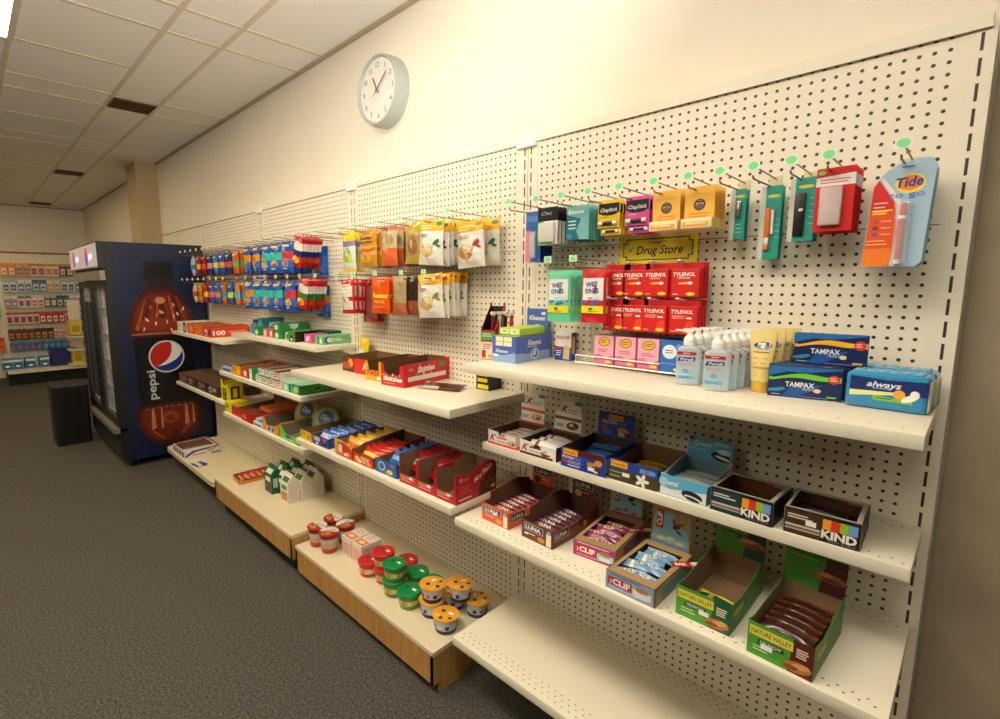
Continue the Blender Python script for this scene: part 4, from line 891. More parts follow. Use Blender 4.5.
# ------------------------------------------------------------------ lotion tubes
def lerp(v, P):
    for (a, p), (b, q) in zip(P, P[1:]):
        if v <= b: return p+(q-p)*max(0, v-a)/(b-a)
    return P[-1][1]
def tubep(x, d, rz, lab):
    r = thing('lotion_tube', lab, 'lotion tube', x, d, A_, rz, 'yellow lotion tubes')
    b = MB(); b.lathe([(.78, .01), (.82, .1), (.8, 1.05), (.76, 1.1)], mat('E2B44A', .4), 24, sy=.8); b.build('flip_cap', r, True)
    ring = []
    for z, w, l in ((1.1, 1.75, 1.35), (2.6, 1.95, 1.2), (4.2, 2.15, .75), (5.4, 2.3, .35), (6.0, 2.35, .14), (6.25, 2.35, .12)):
        ring.append([(w/2*math.cos(t), l/2*math.sin(t), z) for t in [2*math.pi*i/24 for i in range(24)]])
    b = MB(); loft(b, ring, mat('EFD890', .35))
    f = Fr(b, (-1.1, -.0, 0), (1, 0, 0), (0, 0, 1), (0, -1, 0), lambda u, v: .03+lerp(v, ((1.1, .675), (2.6, .6), (4.2, .375), (5.4, .175), (6.3, .06)))*math.sqrt(max(0, 1-((u-1.1)/lerp(v, ((1.1, .875), (2.6, .975), (4.2, 1.075), (5.4, 1.15), (6.3, 1.18))))**2)))
    f.rect(.45, 4.35, 1.75, 5.0, mat('F4F0E0', .4)); f.ell(1.1, 4.72, .78, .36, mat('24396E', .4)); f.ell(1.1, 4.6, .6, .2, mat('7AA6D0', .4)); f.lines(.35, 1.85, 4.0, 1, .3, mat('B08A3A'), .1)
    f.lines(.4, 1.8, 3.4, 3, .5, mat('C09A4A'), .08); f.rect(.4, 2.4, 1.8, 2.6, mat('D8A83A')); f.lines(.5, 1.7, 2.0, 2, .3, mat('C09A4A'), .06)
    b.build('tube_body', r, True); return r
t0 = tubep(-13.3, 5.9, 10, 'pale yellow lotion tube standing on its cap, foremost of four')
for k in range(1, 4): dup(t0, f'pale yellow lotion tube standing on its cap, {ORD[k+1]} from the front', -13.2+.3*k, 5.9-1.45*k, A_, 10)
# ------------------------------------------------------------------ tampon boxes
def tpf(c):
    def fn(f):
        f.rect(.05, .05, 5.75, 3.0, mat('14295A', .3)); f.poly([(.05, 2.0), (1.5, 2.5), (3, 2.45), (5.75, 2.9), (5.75, 3.0), (.05, 3.0)], mat('2C6FB0', .3)); f.poly([(1.2, .1), (2.4, .1), (4.4, 1.4), (2.0, 1.2)], mat('1F5AA0', .3))
        P = [(.05, 1.6)]+[(u, 1.62+.28*math.sin((u-.6)*1.15)*.6+.07*u) for u in [i*.4 for i in range(1, 14)]]+[(5.7, 1.7)]
        Q = [(5.7, 2.25)]+[(u, 1.98+.3*math.sin((u-1.2)*1.1)*.7+.07*u) for u in [5.2-i*.4 for i in range(13)]]+[(.05, 1.95)]
        f.poly(P+Q, mat(c, .35)); f.text('TAMPAX', 1.4, 1.05, .48, mat('E6E4EA', .3), w=2.3, bold=1.2); f.text('PEARL', 2.8, .78, .22, mat('C8D0E4'), w=.9); f.ell(3.95, .82, .28, .2, mat('E8CDB0', .4))
        f.ell(5.15, 2.0, .45, .42, mat('D8402E', .4)); f.lines(4.85, 5.4, 2.1, 2, .2, white, .07); f.rect(4.7, .25, 5.4, .4, mat(c)); f.lines(.3, 1.3, .2, 1, .2, mat('AEB8D0'), .08)
        f.poly([(.05, .7), (1.2, .95), (1.5, .8), (.8, .5), (.05, .45)], mat('3E8FC0', .3)); f.lines(2.6, 5.4, .15, 1, .1, mat('8A98BC'), .05)
    return fn
for k in range(4):
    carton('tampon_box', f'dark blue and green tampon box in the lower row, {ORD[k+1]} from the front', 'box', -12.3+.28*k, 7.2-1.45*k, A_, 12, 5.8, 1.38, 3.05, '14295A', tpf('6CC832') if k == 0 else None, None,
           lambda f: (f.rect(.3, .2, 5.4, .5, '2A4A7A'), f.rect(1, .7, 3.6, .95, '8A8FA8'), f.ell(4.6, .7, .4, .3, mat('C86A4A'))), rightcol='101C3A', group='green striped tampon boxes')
carton('tampon_box', 'dark blue and orange tampon box on top of the green striped ones', 'box', -11.0, 4.6, A_+3.1, 4, 5.6, 1.5, 2.9, '14295A', tpf('F2B41E'), lambda f: f.rect(0, 0, 1.5, 2.9, '8A8C90'), group=None, topcol='2A5A9A')
# ------------------------------------------------------------------ sanitary pad packs
def pads(x, d, rz, lab):
    r = thing('pad_pack', lab, 'pad pack', x, d, A_, rz, 'blue sanitary pad packs')
    b = MB(); w, l, h = 5.6, 2.7, 3.15
    b.bevbox(0, w, 0, l, .01, h, .38, mat('2D86B8', .22, 0, 0, 1, 0, .4), 3); b.bevbox(w-1.0, w+.12, .12, l-.12, .1, h-.25, .3, mat('C9C4B0', .25, 0, 0, 1, 0, .4), 2)
    P = [(u, h-.34+.1*math.sin(u*.5)) for u in [.4+i*.5 for i in range(11)]]
    f = Fr(b, (0, -.01, 0), (1, 0, 0), (0, 0, 1), (0, -1, 0)); f.poly([(.35, 1.45), (5.5, 1.5), (5.5, 2.75), (3, 2.62), (.35, 2.8)], mat('1B2F6E', .3)); f.text('always', 1.5, 1.98, .5, mat('DDE6F0', .3), w=2.3, bold=1, slant=.25)
    f.poly([(.35, 1.05), (3.4, 1.4), (3.4, 1.65), (.35, 1.55)], mat('DDE89A', .3)); f.poly([(2.0, .85), (4.6, .75), (4.6, 1.0), (2.0, 1.25)], mat('7CC03A', .35)); f.lines(2.2, 3.3, 1.0, 1, .1, mat('2A5A2A'), .08)
    f.ell(3.7, 1.5, .4, .4, mat('E8A83A', .35)); f.ell(4.4, 1.25, .62, .26, mat('EDEFEA', .4), .5); f.ell(4.7, 1.6, .3, .35, mat('EDEFEA', .4)); f.lines(1.9, 3.2, 1.85, 1, .1, mat('B8C8E0'), .06)
    b.build('wrapped_pack', r, False)
    b = MB(); f = Fr(b, (w+.13, .3, .3), (0, 1, 0), (0, 0, 1), (1, 0, 0))
    for i in range(5): f.rect(.2, .4+i*.42, 1.8, .55+i*.42, mat('8A8670', .4))
    f.rect(0, 0, 2.0, .3, '2D86B8'); b.build('side_print', r)
    b = MB(); b.bevbox(.4, w-.5, .35, l-.35, h-.05, h+.14, .07, mat('4FA3D0', .18, 0, 0, 1, 0, .6), 2)
    for i in range(6): b.tube([(.6+i*.8, .5, h+.12), (1.1+i*.8, 1.2, h+.2), (.9+i*.8, l-.5, h+.13)], .07, mat('8CC6E4', .2), 5)
    b.build('film_fold', r, True); return r
p0 = pads(-6.3, 7.0, -2, 'blue wrapped sanitary pad pack at the right end of the top shelf, in front')
dup(p0, 'blue wrapped sanitary pad pack behind the front one at the shelf end', -6.1, 3.9, A_, -2)
# ------------------------------------------------------------------ yellow sign
b = MB(); b.box(-32.3, -22.4, -.35, -.25, -17.9+FL_Z, -13.9+FL_Z, mat('EFE02A', .5))
f = Fr(b, (-32.3, -.35, -17.9+FL_Z), (1, 0, 0), (0, 0, 1), (0, -1, 0))
def orn(i):
    a, c, e, g, q = .5+i, 9.4-i, 1.0+i, 3.7-i, .45
    return [(a+q, e), (c-q, e), (c-q, e+q), (c, e+q), (c, g-q), (c-q, g-q), (c-q, g), (a+q, g), (a+q, g-q), (a, g-q), (a, e+q), (a+q, e+q)]
f.poly(orn(0), mat('1E1A10', .5)); f.poly(orn(.13), mat('EFE02A', .5))
f.text('Drug Store', 2.3, 1.75, 1.05, mat('1E1A10', .5), w=5.9, bold=.7, slant=.28); f.text('of', 1.3, 2.1, .6, mat('1E1A10'), w=.6, bold=.8, slant=.5)
f.poly([(3.6, 3.15), (5.0, 3.05), (6.4, 3.3), (5.0, 3.18)], mat('1E1A10')); f.text("All the things you need in one small package!", .6, .42, .33, mat('D86A2A', .5), w=8.4, slant=.2)
tag(b.build('paper_sign'), 'yellow paper sign with black ornate border above the red medicine boxes', 'sign')
# ================================================================== PEG HOOKS AND HANGING GOODS
GREEN = mat('7BE48C', .5); PINK = mat('E0607A', .5); YELL = mat('F2E6A0', .5)
HK = {}
def hook(x, z, ln, tagm, label, plate=True, sx=0):
    key = (ln, tagm.name)
    r = thing('peg_hook', label, 'hook', x, 0, z, 0, 'wire peg hooks')
    if key in HK:
        for m_, nm in HK[key]:
            o = bpy.data.objects.new(nm, m_); SC.collection.objects.link(o); o.parent = r
        return r
    b = MB(); b.tube([(0, .02, .1), (0, -ln, .1), (0, -ln-.3, .35)], .09, M_STEEL, 5); b.tube([(.1, .02, 1.0), (.1, -ln-.6, 1.2)], .08, M_STEEL, 5)
    o1 = b.build('wire', r)
    b = MB(); b.box(-.55, .65, -.06, 0, -.5, 1.3, mat('D8CCA8', .5)); o2 = b.build('back_plate', r)
    b = MB(); b.box(-.45, .65, -ln-.7, -ln-.62, .8, 1.6, mat('F0EFEA', .5)); f = Fr(b, (-.45, -ln-.7, .8), (1, 0, 0), (0, 0, 1), (0, -1, 0)); f.ell(.55, .4, .44, .36, tagm)
    o3 = b.build('price_tag', r); HK[key] = [(o1.data, 'wire'), (o2.data, 'back_plate'), (o3.data, 'price_tag')]; return r
HX1 = [-44.6, -40.7, -36.8, -32.9, -28.9, -24.8, -21.1, -18.0, -15.0, -11.9, -9.1, -4.2]
NAMES1 = ['over the blue and pink card', 'holding the black-topped packs', 'holding the teal sachets', 'holding the yellow lip balm cards', 'holding the pink lip balm cards', 'holding the left orange balm cards', 'holding the right orange balm cards', 'holding the narrow teal card', 'holding the teal card with orange knife', 'holding the teal card with black knife', 'holding the red packs', 'holding the stain pen cards']
for x, nm in zip(HX1, NAMES1): hook(x, -9.95, 7.0 if x > -44 else 8.0, GREEN, 'wire peg hook with green price dot '+nm)
def hang(mk, n, x, zt, d0, step, label, cat, group=None, rz=0, jx=.04, jr=1.5, nm=None, tilt=0, ry=0, jy=0):
    """n copies on one hook, foremost at depth d0"""
    base = None; rd = random.Random(int(abs(x*13)+abs(zt*7)))
    for k in range(n):
        if d0-k*step < .5: break
        lab = label if n == 1 else label+', '+('foremost' if k == 0 else ORD[k+1]+' from front')
        a = (x+rd.uniform(-jx, jx), d0-k*step, zt-(rd.uniform(0, jx*1.2) if jx > .1 else 0)); ro = rz+rd.uniform(-jr, jr)
        yy = ry+rd.uniform(-jy, jy)
        if base is None: base = mk(); put(base, *a, ro, tilt, yy); base['label'] = lab; base['category'] = cat
        else: dup(base, lab, *a, ro, tilt, yy); continue
        if group and n > 1: base['group'] = group
def rootobj(name): o = bpy.data.objects.new(name, None); o.empty_display_size = .02; SC.collection.objects.link(o); return o
# helper: blister card with parts
def card(name, w, h, col, prints, parts=(), t=.06, out=None):
    def mk():
        r = rootobj(name); b = MB(); pts = out or [(0, 0), (w, 0), (w, h), (0, h)]
        b.slab([(u-w/2, v-h+.35) for u, v in pts], (0, 0, 0), (1, 0, 0), (0, 0, 1), (0, -1, 0), t, mat(col, .35), mat(col, .45))
        if prints: prints(Fr(b, (-w/2, 0, -h+.35), (1, 0, 0), (0, 0, 1), (0, -1, 0)))
        b.build('backing_card', r)
        for nm, fn in parts:
            b = MB(); b.M = Matrix.Translation((-w/2, 0, -h+.35)); fn(b); b.build(nm, r, True)
        return r
    return mk
# 1 blue/pink tall card
hang(card('blister_card', 2.6, 7.0, '3A6AB8', lambda f: (f.rect(0, 0, .9, 4.4, 'DC7A9C'), f.rect(.1, 5.6, 2.4, 6.4, '5A86CC'), f.rect(1.0, 1, 1.5, 4, 'C8D4DC'), f.rect(1.9, .4, 2.5, 4.6, '2A5CA8')),
     [('blister', lambda b: b.bevbox(.95, 2.0, -.5, 0, .5, 4.2, .15, mat('C9D4D8', .15, 0, 0, .5), 2))]), 4, -43.6, -10.1, 4.2, .9, 'blue and pink blister card at the left end of the section', 'blister card', 'blue and pink cards', 0)
# 2 black header packs, transparent blister with white/green
hang(card('blister_card', 3.3, 4.9, '1C1C1E', lambda f: (f.text('Chic', .6, 3.9, .45, mat('D8D8D8'), w=1.8, slant=.3), f.rect(0, 0, 3.3, 3.1, 'D9D8CE'), f.poly([(0, 0), (.9, .2), (.6, 1.6), (1.0, 3.1), (0, 3.1)], mat('3FBF62', .35)), f.rect(.8, .1, 2.5, .4, '4AC06A')),
     [('blister', lambda b: b.bevbox(.4, 3.0, -.55, 0, .3, 2.9, .25, mat('E6E2DC', .12, 0, 0, .6), 2))]), 6, -40.3, -10.0, 5.4, .85, 'black-topped blister pack with white contents', 'blister card', 'black-topped blister packs')
# 3 teal sachets
hang(card('sachet_card', 3.4, 4.3, '6FB4B4', lambda f: (f.poly([(0, 0), (2.0, 0), (1.5, 1.2), (2.2, 2.6), (0, 3.3)], mat('1F6A80', .35)), f.text('Blistex', .3, 3.3, .5, white, w=2.4, bold=1), f.lines(.3, 1.5, 2.3, 3, .45, mat('BFE0E4'), .16), f.ell(.5, .5, .4, .35, mat('3A8AA8')))), 7, -35.9, -10.2, 4.9, .65, 'teal lip care card', 'card', 'teal cards')
# 4, 5 lip balm
def chap(c, c2):
    def pr(f):
        f.poly([(.1, 1.7), (.4, 1.85), (2.7, 1.85), (2.9, 1.7), (2.9, 2.95), (.1, 2.95)], mat('141416', .35)); f.ell(1.5, 1.8, 1.2, .32, mat('141416', .35)); f.text('ChapStick', .35, 1.95, .45, white, w=2.3, slant=.25, bold=.6); f.lines(.4, 1.5, 1.25, 1, .1, mat(c2), .1)
    def tb(b): b.M = b.M@Matrix.Translation((.2, -.16, .55))@Matrix.Rotation(math.radians(90), 4, 'Y'); b.lathe([(.24, 0), (.26, .6), (.26, .62)], mat('E8E8E6', .3), 12); b.lathe([(.23, .62), (.23, 2.0)], mat('2A2426', .35), 12); b.lathe([(.26, 2.0), (.24, 2.5)], mat('E8E8E6', .3), 12)
    def low(b): b.bevbox(.3, 3.1, .25, .3, -.9, 0, .02, mat(c, .35)); b.bevbox(.6, 2.8, .05, .25, -.65, -.25, .08, mat('E0DCDC', .3)); b.bevbox(1.0, 2.4, .03, .2, -.62, -.28, .06, mat('2A2426', .3))
    return card('lip_balm_card', 3.0, 3.35, c, pr, [('lip_balm', tb), ('lower_pack', low)])
hang(chap('E8C224', 'B08A1A'), 4, -31.9, -9.9, 4.2, .9, 'yellow and black lip balm card', 'lip balm', 'yellow lip balm cards')
hang(chap('DC4F9E', 'F2B0D4'), 4, -28.2, -9.9, 4.2, .9, 'pink and black lip balm card', 'lip balm', 'pink lip balm cards')
# 6, 7 orange cards
def burt(f):
    f.rect(0, 0, 3.1, 4.2, mat('EFB64A', .4)); f.text("BURT'S BEES", .45, 3.2, .26, mat('D8922A'), w=2.2); f.ell(1.55, 2.3, .62, .62, mat('5A3A22', .5)); f.ell(1.55, 2.35, .4, .42, mat('C8A070', .5)); f.ell(1.55, 2.15, .38, .28, mat('6A5A48', .5)); f.ell(1.55, 2.6, .5, .1, mat('3A2418', .5)); f.lines(.5, 2.6, 1.3, 2, .3, mat('D88A2A'), .14)
burtp = [('front_box', lambda b: (b.bevbox(-.15, 3.05, -.5, -.02, -.15, .85, .04, mat('F0DCA8', .4)), Fr(b, (-.15, -.52, -.15), (1, 0, 0), (0, 0, 1), (0, -1, 0)).rect(.2, .15, 2.9, .6, mat('F0A030', .4)).lines(.5, 2.6, .4, 1, .1, mat('FFE8B8'), .14)))]
for x, sd in ((-24.2, 'left'), (-20.6, 'right')): hang(card('lip_balm_card', 3.1, 4.2, 'EDB24A', burt, burtp), 5, x, -9.9, 5.2, .72, 'orange lip balm card with round face emblem, '+sd+' hook', 'lip balm', 'orange cards on the '+sd+' hook', jx=.02)
# 8, 9, 10 teal knife cards
def tealc(w, h, pr): return lambda f: (f.rect(0, 0, .45, h, 'C8C8BE'), f.rect(.45, 0, w, h, '1F9488'), f.ell(w*.62, h*.86, w*.3, .16, mat('D8CC3A')), pr(f))
hang(card('blister_card', 1.5, 5.2, '1F9488', tealc(1.5, 5.2, lambda f: (f.rect(.6, 2.6, 1.0, 3.4, 'C8CCC8'), f.lines(.6, 1.3, 1.5, 3, .4, mat('8AD0C6'), .08))), [('nail_clipper', lambda b: b.bevbox(.55, 1.1, -.25, 0, 2.2, 4.0, .1, mat('9AA09C', .2, .8)))]), 2, -17.6, -10.3, 2.6, 1, 'narrow teal blister card with a silver clipper', 'blister card', 'narrow teal clipper cards')
hang(card('blister_card', 1.9, 7.4, '1F9488', tealc(1.9, 7.4, lambda f: f.lines(1.4, 1.8, 4, 4, .6, mat('7AC8BE'), .08)), [('orange_tool', lambda b: (b.bevbox(.55, 1.0, -.3, 0, 2.2, 5.2, .1, mat('E8782A', .35)), b.bevbox(.55, 1.0, -.3, 0, 1.5, 2.2, .1, mat('E8E8E4', .3)), b.bevbox(.55, 1.0, -.3, 0, .9, 1.5, .1, mat('E8782A', .35)), b.bevbox(1.05, 1.35, -.25, 0, 2.5, 5.0, .08, mat('D8E0DC', .15))))]), 2, -14.6, -10.3, 2.2, 1, 'long teal blister card with an orange tool', 'blister card', 'long teal cards')
hang(card('blister_card', 2.2, 6.0, '1F9488', tealc(2.2, 6.0, lambda f: f.lines(1.75, 2.1, 4, 5, .6, mat('7AC8BE'), .08)), [('black_comb', lambda b: (b.bevbox(.5, 1.4, -.3, 0, .5, 4.6, .12, mat('1A1A1C', .35)), b.bevbox(.9, 1.3, -.4, 0, 2.8, 3.1, .1, mat('C8D0D4', .1))))]), 3, -11.6, -10.1, 3.4, .8, 'teal blister card with a black tool', 'blister card', 'teal cards with a black tool')
# 11 red packs
hang(card('blister_card', 2.9, 5.6, 'C9201E', lambda f: (f.poly([(0, 4.0), (2.9, 4.0), (2.9, 5.0), (0, 4.8)], mat('ECE8E4', .35)), f.lines(.3, 2.6, 4.5, 2, .25, mat('D86A6A'), .1), f.ell(.4, 5.2, .3, .18, mat('7FC050')), f.rect(.4, .5, 2.0, 3.8, 'D8B8B4')),
     [('blister', lambda b: (b.bevbox(.4, 2.1, -.5, 0, .5, 3.9, .15, mat('D9C4C4', .12, 0, 0, .6), 2), b.bevbox(.5, 2.0, -.45, -.1, .6, 2.4, .1, mat('E0DCD8', .4), 2)))]), 6, -8.7, -9.9, 5.6, .72, 'red and white blister pack', 'blister pack', 'red and white blister packs')
# 12 stain pens
def tide(f):
    f.poly([(.05, .05), (1.9, .05), (2.2, 3), (1.9, 5.4), (.7, 7.4), (.35, 6.8)], mat('E8582A', .35)); f.poly([(.25, 4.6), (1.9, 4.8), (1.75, 5.6), (.7, 7.4), (.38, 6.9)], mat('D8302A', .35)); f.poly([(.05, .05), (1.85, .05), (2.0, 1.6), (.08, 1.6)], mat('F2802E', .35)); f.poly([(2.0, .05), (2.25, 3), (1.98, 5.4), (.75, 7.5), (1.0, 7.6), (2.25, 5.6), (2.6, 3), (2.3, .05)], mat('F0E4DC', .35))
    f.ell(2.75, 6.9, .98, .8, mat('F2DE5A', .35)); f.ell(2.75, 6.95, .8, .62, mat('F08A2A', .35)); f.text('Tide', 1.85, 6.6, .8, mat('24409C', .35), w=1.75, bold=1.3, slant=.2, rot=.06); f.k += 1; f.text('to go', 1.45, 5.75, .5, mat('6F86D4', .35), w=2.3, bold=.8, rot=.04)
    for i in range(3): f.ell(.75, 3.9-i*.55, .2, .17, mat(['C8504A', '6A4A3A', '7A4AA0'][i])); f.rect(1.1, 3.85-i*.55, 1.8, 3.95-i*.55, mat('F8B088'))
    f.lines(.5, 1.5, 5.4, 3, .35, mat('F8C8C0'), .1); f.lines(.4, 1.8, 4.75, 2, .25, mat('F8D03A'), .12); f.lines(.2, 1.7, 2.2, 2, .3, mat('F8C06A'), .1); f.rect(2.1, 8.25, 2.9, 8.33, mat('3A5A7A'))
tout = [(0, .3), (.2, 0), (3.6, 0), (4.0, .4), (4.3, 8.2), (4.0, 8.8), (3.4, 8.9), (1.9, 8.6), (1.2, 8.1), (.6, 7.4), (.3, 6.4)]
hang(card('stain_pen_card', 4.3, 8.9, 'A8C6DC', tide, [('pen', lambda b: (b.lathe([(.2, .6), (.24, 4.0)], mat('D9402E', .3), 12, (2.45, -.3, 0)), b.lathe([(.26, 4.0), (.26, 4.25)], mat('F0ECE8', .3), 12, (2.5, -.3, 0)), b.lathe([(.25, 4.25), (.2, 5.3)], mat('D8302A', .3), 12, (2.52, -.3, 0)), b.lathe([(.24, .25), (.24, .6)], mat('E8E0DC', .3), 12, (2.45, -.3, 0)))),
     ('blister', lambda b: b.bevbox(2.0, 3.1, -.55, 0, .2, 5.5, .3, mat('DCE6EE', .08, 0, 0, .28), 2))], out=tout), 5, -4.3, -9.9, 4.8, .7, 'blue and orange stain remover pen card', 'pen card', 'stain remover pen cards', jx=.05)
# second row in section 1: wet wipes
for x, nm in ((-38.2, 'green wipes'), (-34.4, 'red wipes')): hook(x, -17.9, 7.5, GREEN, 'wire peg hook with green price dot holding the '+nm)
def wipes(c, c2, c3):
    def mk():
        r = rootobj('wipes_pack'); b = MB()
        f = b.pillow(3.7, 6.9, .8, lambda u, v: c, 8, 14, z0=-6.6, seed=3)
        f.k = 1; f.rect(.35, 2.9, 3.3, 5.7, mat('E9ECEA', .35)); f.poly([(.35, 2.6), (1.8, 2.2), (3.3, 2.6), (3.3, 3.6), (.35, 3.6)], mat('2F62B0', .35)) if c2 else None
        f.poly([(.35, 2.0), (3.3, 2.0), (3.3, 2.6), (2.3, 3.3), (1.2, 3.2), (.35, 2.6)], mat(c3, .35)); f.k = 9
        f.text('WET', .9, 4.55, .62, mat('2A2F8A', .4), w=1.8, bold=1, rot=.06); f.text('ONES', .8, 3.75, .6, mat('2A2F8A', .4), w=2.0, bold=1, rot=.06); f.rect(.2, 1.25, 3.4, 2.2, mat('E8E02E', .35)); f.ell(1.7, 1.8, .3, .15, mat('3A5A3A')); f.lines(.9, 2.8, 1.45, 1, .1, mat('8A8A3A'), .08); f.ell(2.4, 3.3, .5, .25, mat('DCE8F0'), .4)
        b.build('foil_pack', r, True); return r
    return mk
hang(wipes('6FD3A8', True, '6FD3A8'), 4, -38.0, -18.3, 5.5, .95, 'mint green wet wipes pouch', 'wet wipes', 'mint green wet wipes')
hang(wipes('C9222A', True, 'C9222A'), 3, -32.9, -18.2, 5.3, .95, 'red wet wipes pouch', 'wet wipes', 'red wet wipes')
# ================================================================== HANGING POUCHES, UNITS 2 TO 4
X2 = [-88.9, -83.0, -75.5, -68.5, -62.5, -56.6]
for x, nm in zip(X2, ('yellow-topped candy pouch', 'golden caramel pouch', 'tan and orange pouches', 'brown and yellow pouches', 'left upper nut pouches', 'right upper nut pouches')): hook(x, -9.9, 8, GREEN, 'wire peg hook with green price dot above the '+nm)
X2b = [-89.5, -83.3, -76.1, -68.4, -62.5]
for x, nm in zip(X2b, ('red and white pouches', 'maroon pouches', 'bright orange pouch', 'clear brown pouches', 'lower nut pouches')): hook(x, -19.0, 8, GREEN, 'wire peg hook with green price dot above the '+nm)
for i in range(7): hook(-141.2+6.05*i, -9.9, 8, PINK if i < 7 else GREEN, f'peg hook with pink price tag, {ORD[i+1]} from left, upper row')
for i in range(7): hook(-141.8+6.1*i, -19.1, 8, PINK, f'peg hook with pink price tag, {ORD[i+1]} from left, lower row')
for x, z, w_ in ((-98.5, -9.9, 'upper'), (-98.2, -19.1, 'lower')): hook(x, z, 8, GREEN, 'peg hook with green price dot, rightmost above the gum shelf, '+w_+' row')
for j, z in enumerate((-9.9, -19.1)):
    for i in range(8): hook(-190+5.45*i, z, 8, YELL, f'peg hook with pale yellow tag near cooler, {ORD[i+1]} from left, {["upper","lower"][j]} row')
def pouch(w, h, t, cf, prints=None, seed=0):
    def mk():
        r = rootobj('snack_pouch'); b = MB(); f = b.pillow(w, h, t, cf, 12, 16, z0=-h+.4, seed=seed, wrinkle=.2)
        if prints: f.k = 2; prints(f)
        b.build('pouch_body', r, True)
        return r
    return mk
def nutp(c2, nutc, leaf, top='EDB92A'):
    def cf(u, v): return top if v > .74 else ('E9E4DA')
    def pr(f):
        w, h = 6.3, 7.4
        f.ell(w*.42, h*.33, 1.7, 1.15, mat(nutc, .5)); rd = random.Random(5); f.k = 3
        for i in range(11): f.ell(w*.42+rd.uniform(-1.5, 1.5), h*.33+rd.uniform(-.9, .9), .42, .26, mat(['E8CE94', 'D9B670', 'C99A52'][i % 3], .5), rd.random()*3)
        f.ell(w*.78, h*.5, .75, .35, mat(leaf, .5), .5); f.ell(w*.84, h*.42, .5, .22, mat(leaf, .5), -.3); f.lines(.9, 3.6, h*.66, 2, .35, mat(c2), .14); f.lines(.9, 4.2, h*.84, 2, .4, mat('F6E2A0'), .22, .1)
        f.ell(w*.85, h*.9, .55, .32, mat(c2, .5))
    return pouch(6.3, 7.4, 1.5, cf, pr, 4)
LB = 'snack pouch'
hang(nutp('3A7A5A', 'D9BC7A', '3A6A4A'), 5, -62.6, -9.6, 6.6, 1.35, 'white and yellow nut pouch with green leaf, upper left nut hook', LB, 'green leaf nut pouches', jr=7, jx=.3, jy=3.5)
hang(nutp('D8743A', 'B87A3A', 'A0442A'), 2, -56.2, -9.9, 4.4, 1.5, 'white and yellow nut pouch with orange accent, upper right nut hook', LB, 'orange accent nut pouches', jr=7, jx=.3, jy=3.5)
hang(nutp('3A7A5A', 'D9BC7A', '3A6A4A'), 1, -55.2, -9.8, 1.4, 1.5, 'white and yellow nut pouch with green leaf, rearmost on the right hook', LB)
hang(nutp('B8404A', 'C99E5A', '7A9A3A'), 6, -62.9, -18.1, 6.5, 1.05, 'white and yellow nut pouch in the lower row', LB, 'lower row nut pouches', jr=7, jx=.3, jy=3.5)
hang(pouch(6.0, 7.6, .6, lambda u, v: 'C8C828'), 1, -64.0, -18.4, 3.5, 1, 'lime yellow pouch peeking out behind the lower nut pouches', LB)
def sp1(f): f.ell(2.2, 3.3, 1.1, 1.5, mat('7FB23A', .4)); f.ell(3.3, 2.6, .7, .9, mat('C8D23A', .4)); f.rect(.5, 5.2, 3.8, 6.0, mat('7A6AA8', .4)); f.ell(1.5, 6.6, .9, .5, mat('F6E23A', .4))
hang(pouch(5.0, 8.2, .9, lambda u, v: 'EFC51E' if v > .78 or v < .08 else ('8F83B0' if v > .6 else 'D9D6C6'), sp1, 2), 2, -88.2, -9.5, 6.2, 2, 'grey and yellow-topped sour candy pouch with green fruit', LB, 'sour candy pouches')
def sp2(f): f.ell(3, 2.0, 1.8, 1.1, mat('D9A24A', .4)); f.poly([(.4, 2.8), (2, 3.6), (4, 3.3), (5.8, 3.8), (5.8, 3.3), (4, 2.8), (2, 3.0), (.4, 2.3)], mat('C8442A', .4)); f.lines(.8, 5.2, 5.2, 2, .7, mat('6A3A1A'), .35, .1)
hang(pouch(6.2, 7.2, 1.0, lambda u, v: 'C48A2E' if (v > .55 or v < .3) else 'D9A448', sp2, 6), 4, -81.5, -9.7, 6.2, 1.2, 'golden caramel candy pouch with brown lettering lines', LB, 'golden caramel pouches')
hang(pouch(5.0, 7.2, .9, lambda u, v: ('C2AF86' if v > .45 else 'D96A3C') if v < .9 else 'B8603A', lambda f: f.ell(3.0, 4.6, 1.2, .9, mat('A88A5A', .4)), 3), 3, -75.0, -9.6, 6.0, 1.8, 'tan pouch with orange lower panel', LB, 'tan and orange pouches')
hang(pouch(3.6, 7.0, .9, lambda u, v: '4A3222' if v < .85 else 'B8843A', None, 8), 3, -71.6, -9.8, 4.2, 1.2, 'dark brown glossy pouch between the tan and olive pouches', LB, 'dark brown pouches')
def sp3(f): f.ell(2.4, 3.0, 1.2, 1.5, mat('8A5A32', .4), .3); f.ell(2.6, 3.2, .7, 1.0, mat('C9A06A', .4), .3)
hang(pouch(4.8, 7.2, 1.0, lambda u, v: 'B7A044' if (v > .7 or v < .18) else 'A88A58', sp3, 9), 4, -67.6, -9.5, 6.2, 1.3, 'olive and brown bulging pouch left of the nut pouches', LB, 'olive and brown pouches', jr=6)
def sp4(f): f.lines(.6, 4.6, 5.6, 3, .6, mat('F0E8E0'), .3, .1); f.ell(2.6, 2.6, 1.5, 1.0, mat('D9D2B8', .4)); f.ell(2.2, 2.8, .5, .5, mat('4A8A3A', .4)); f.ell(3.2, 2.4, .5, .4, mat('D9A23A', .4))
hang(pouch(5.4, 6.9, 1.2, lambda u, v: 'C8202A' if (v > .8 or v < .12 or .38 < v < .5 or u > .93) else 'E9DFD2', sp4, 3), 6, -89.0, -19.0, 6.4, 1.0, 'red and white candy pouch in the lower row', LB, 'red and white candy pouches', jr=7, jy=4, jx=.2)
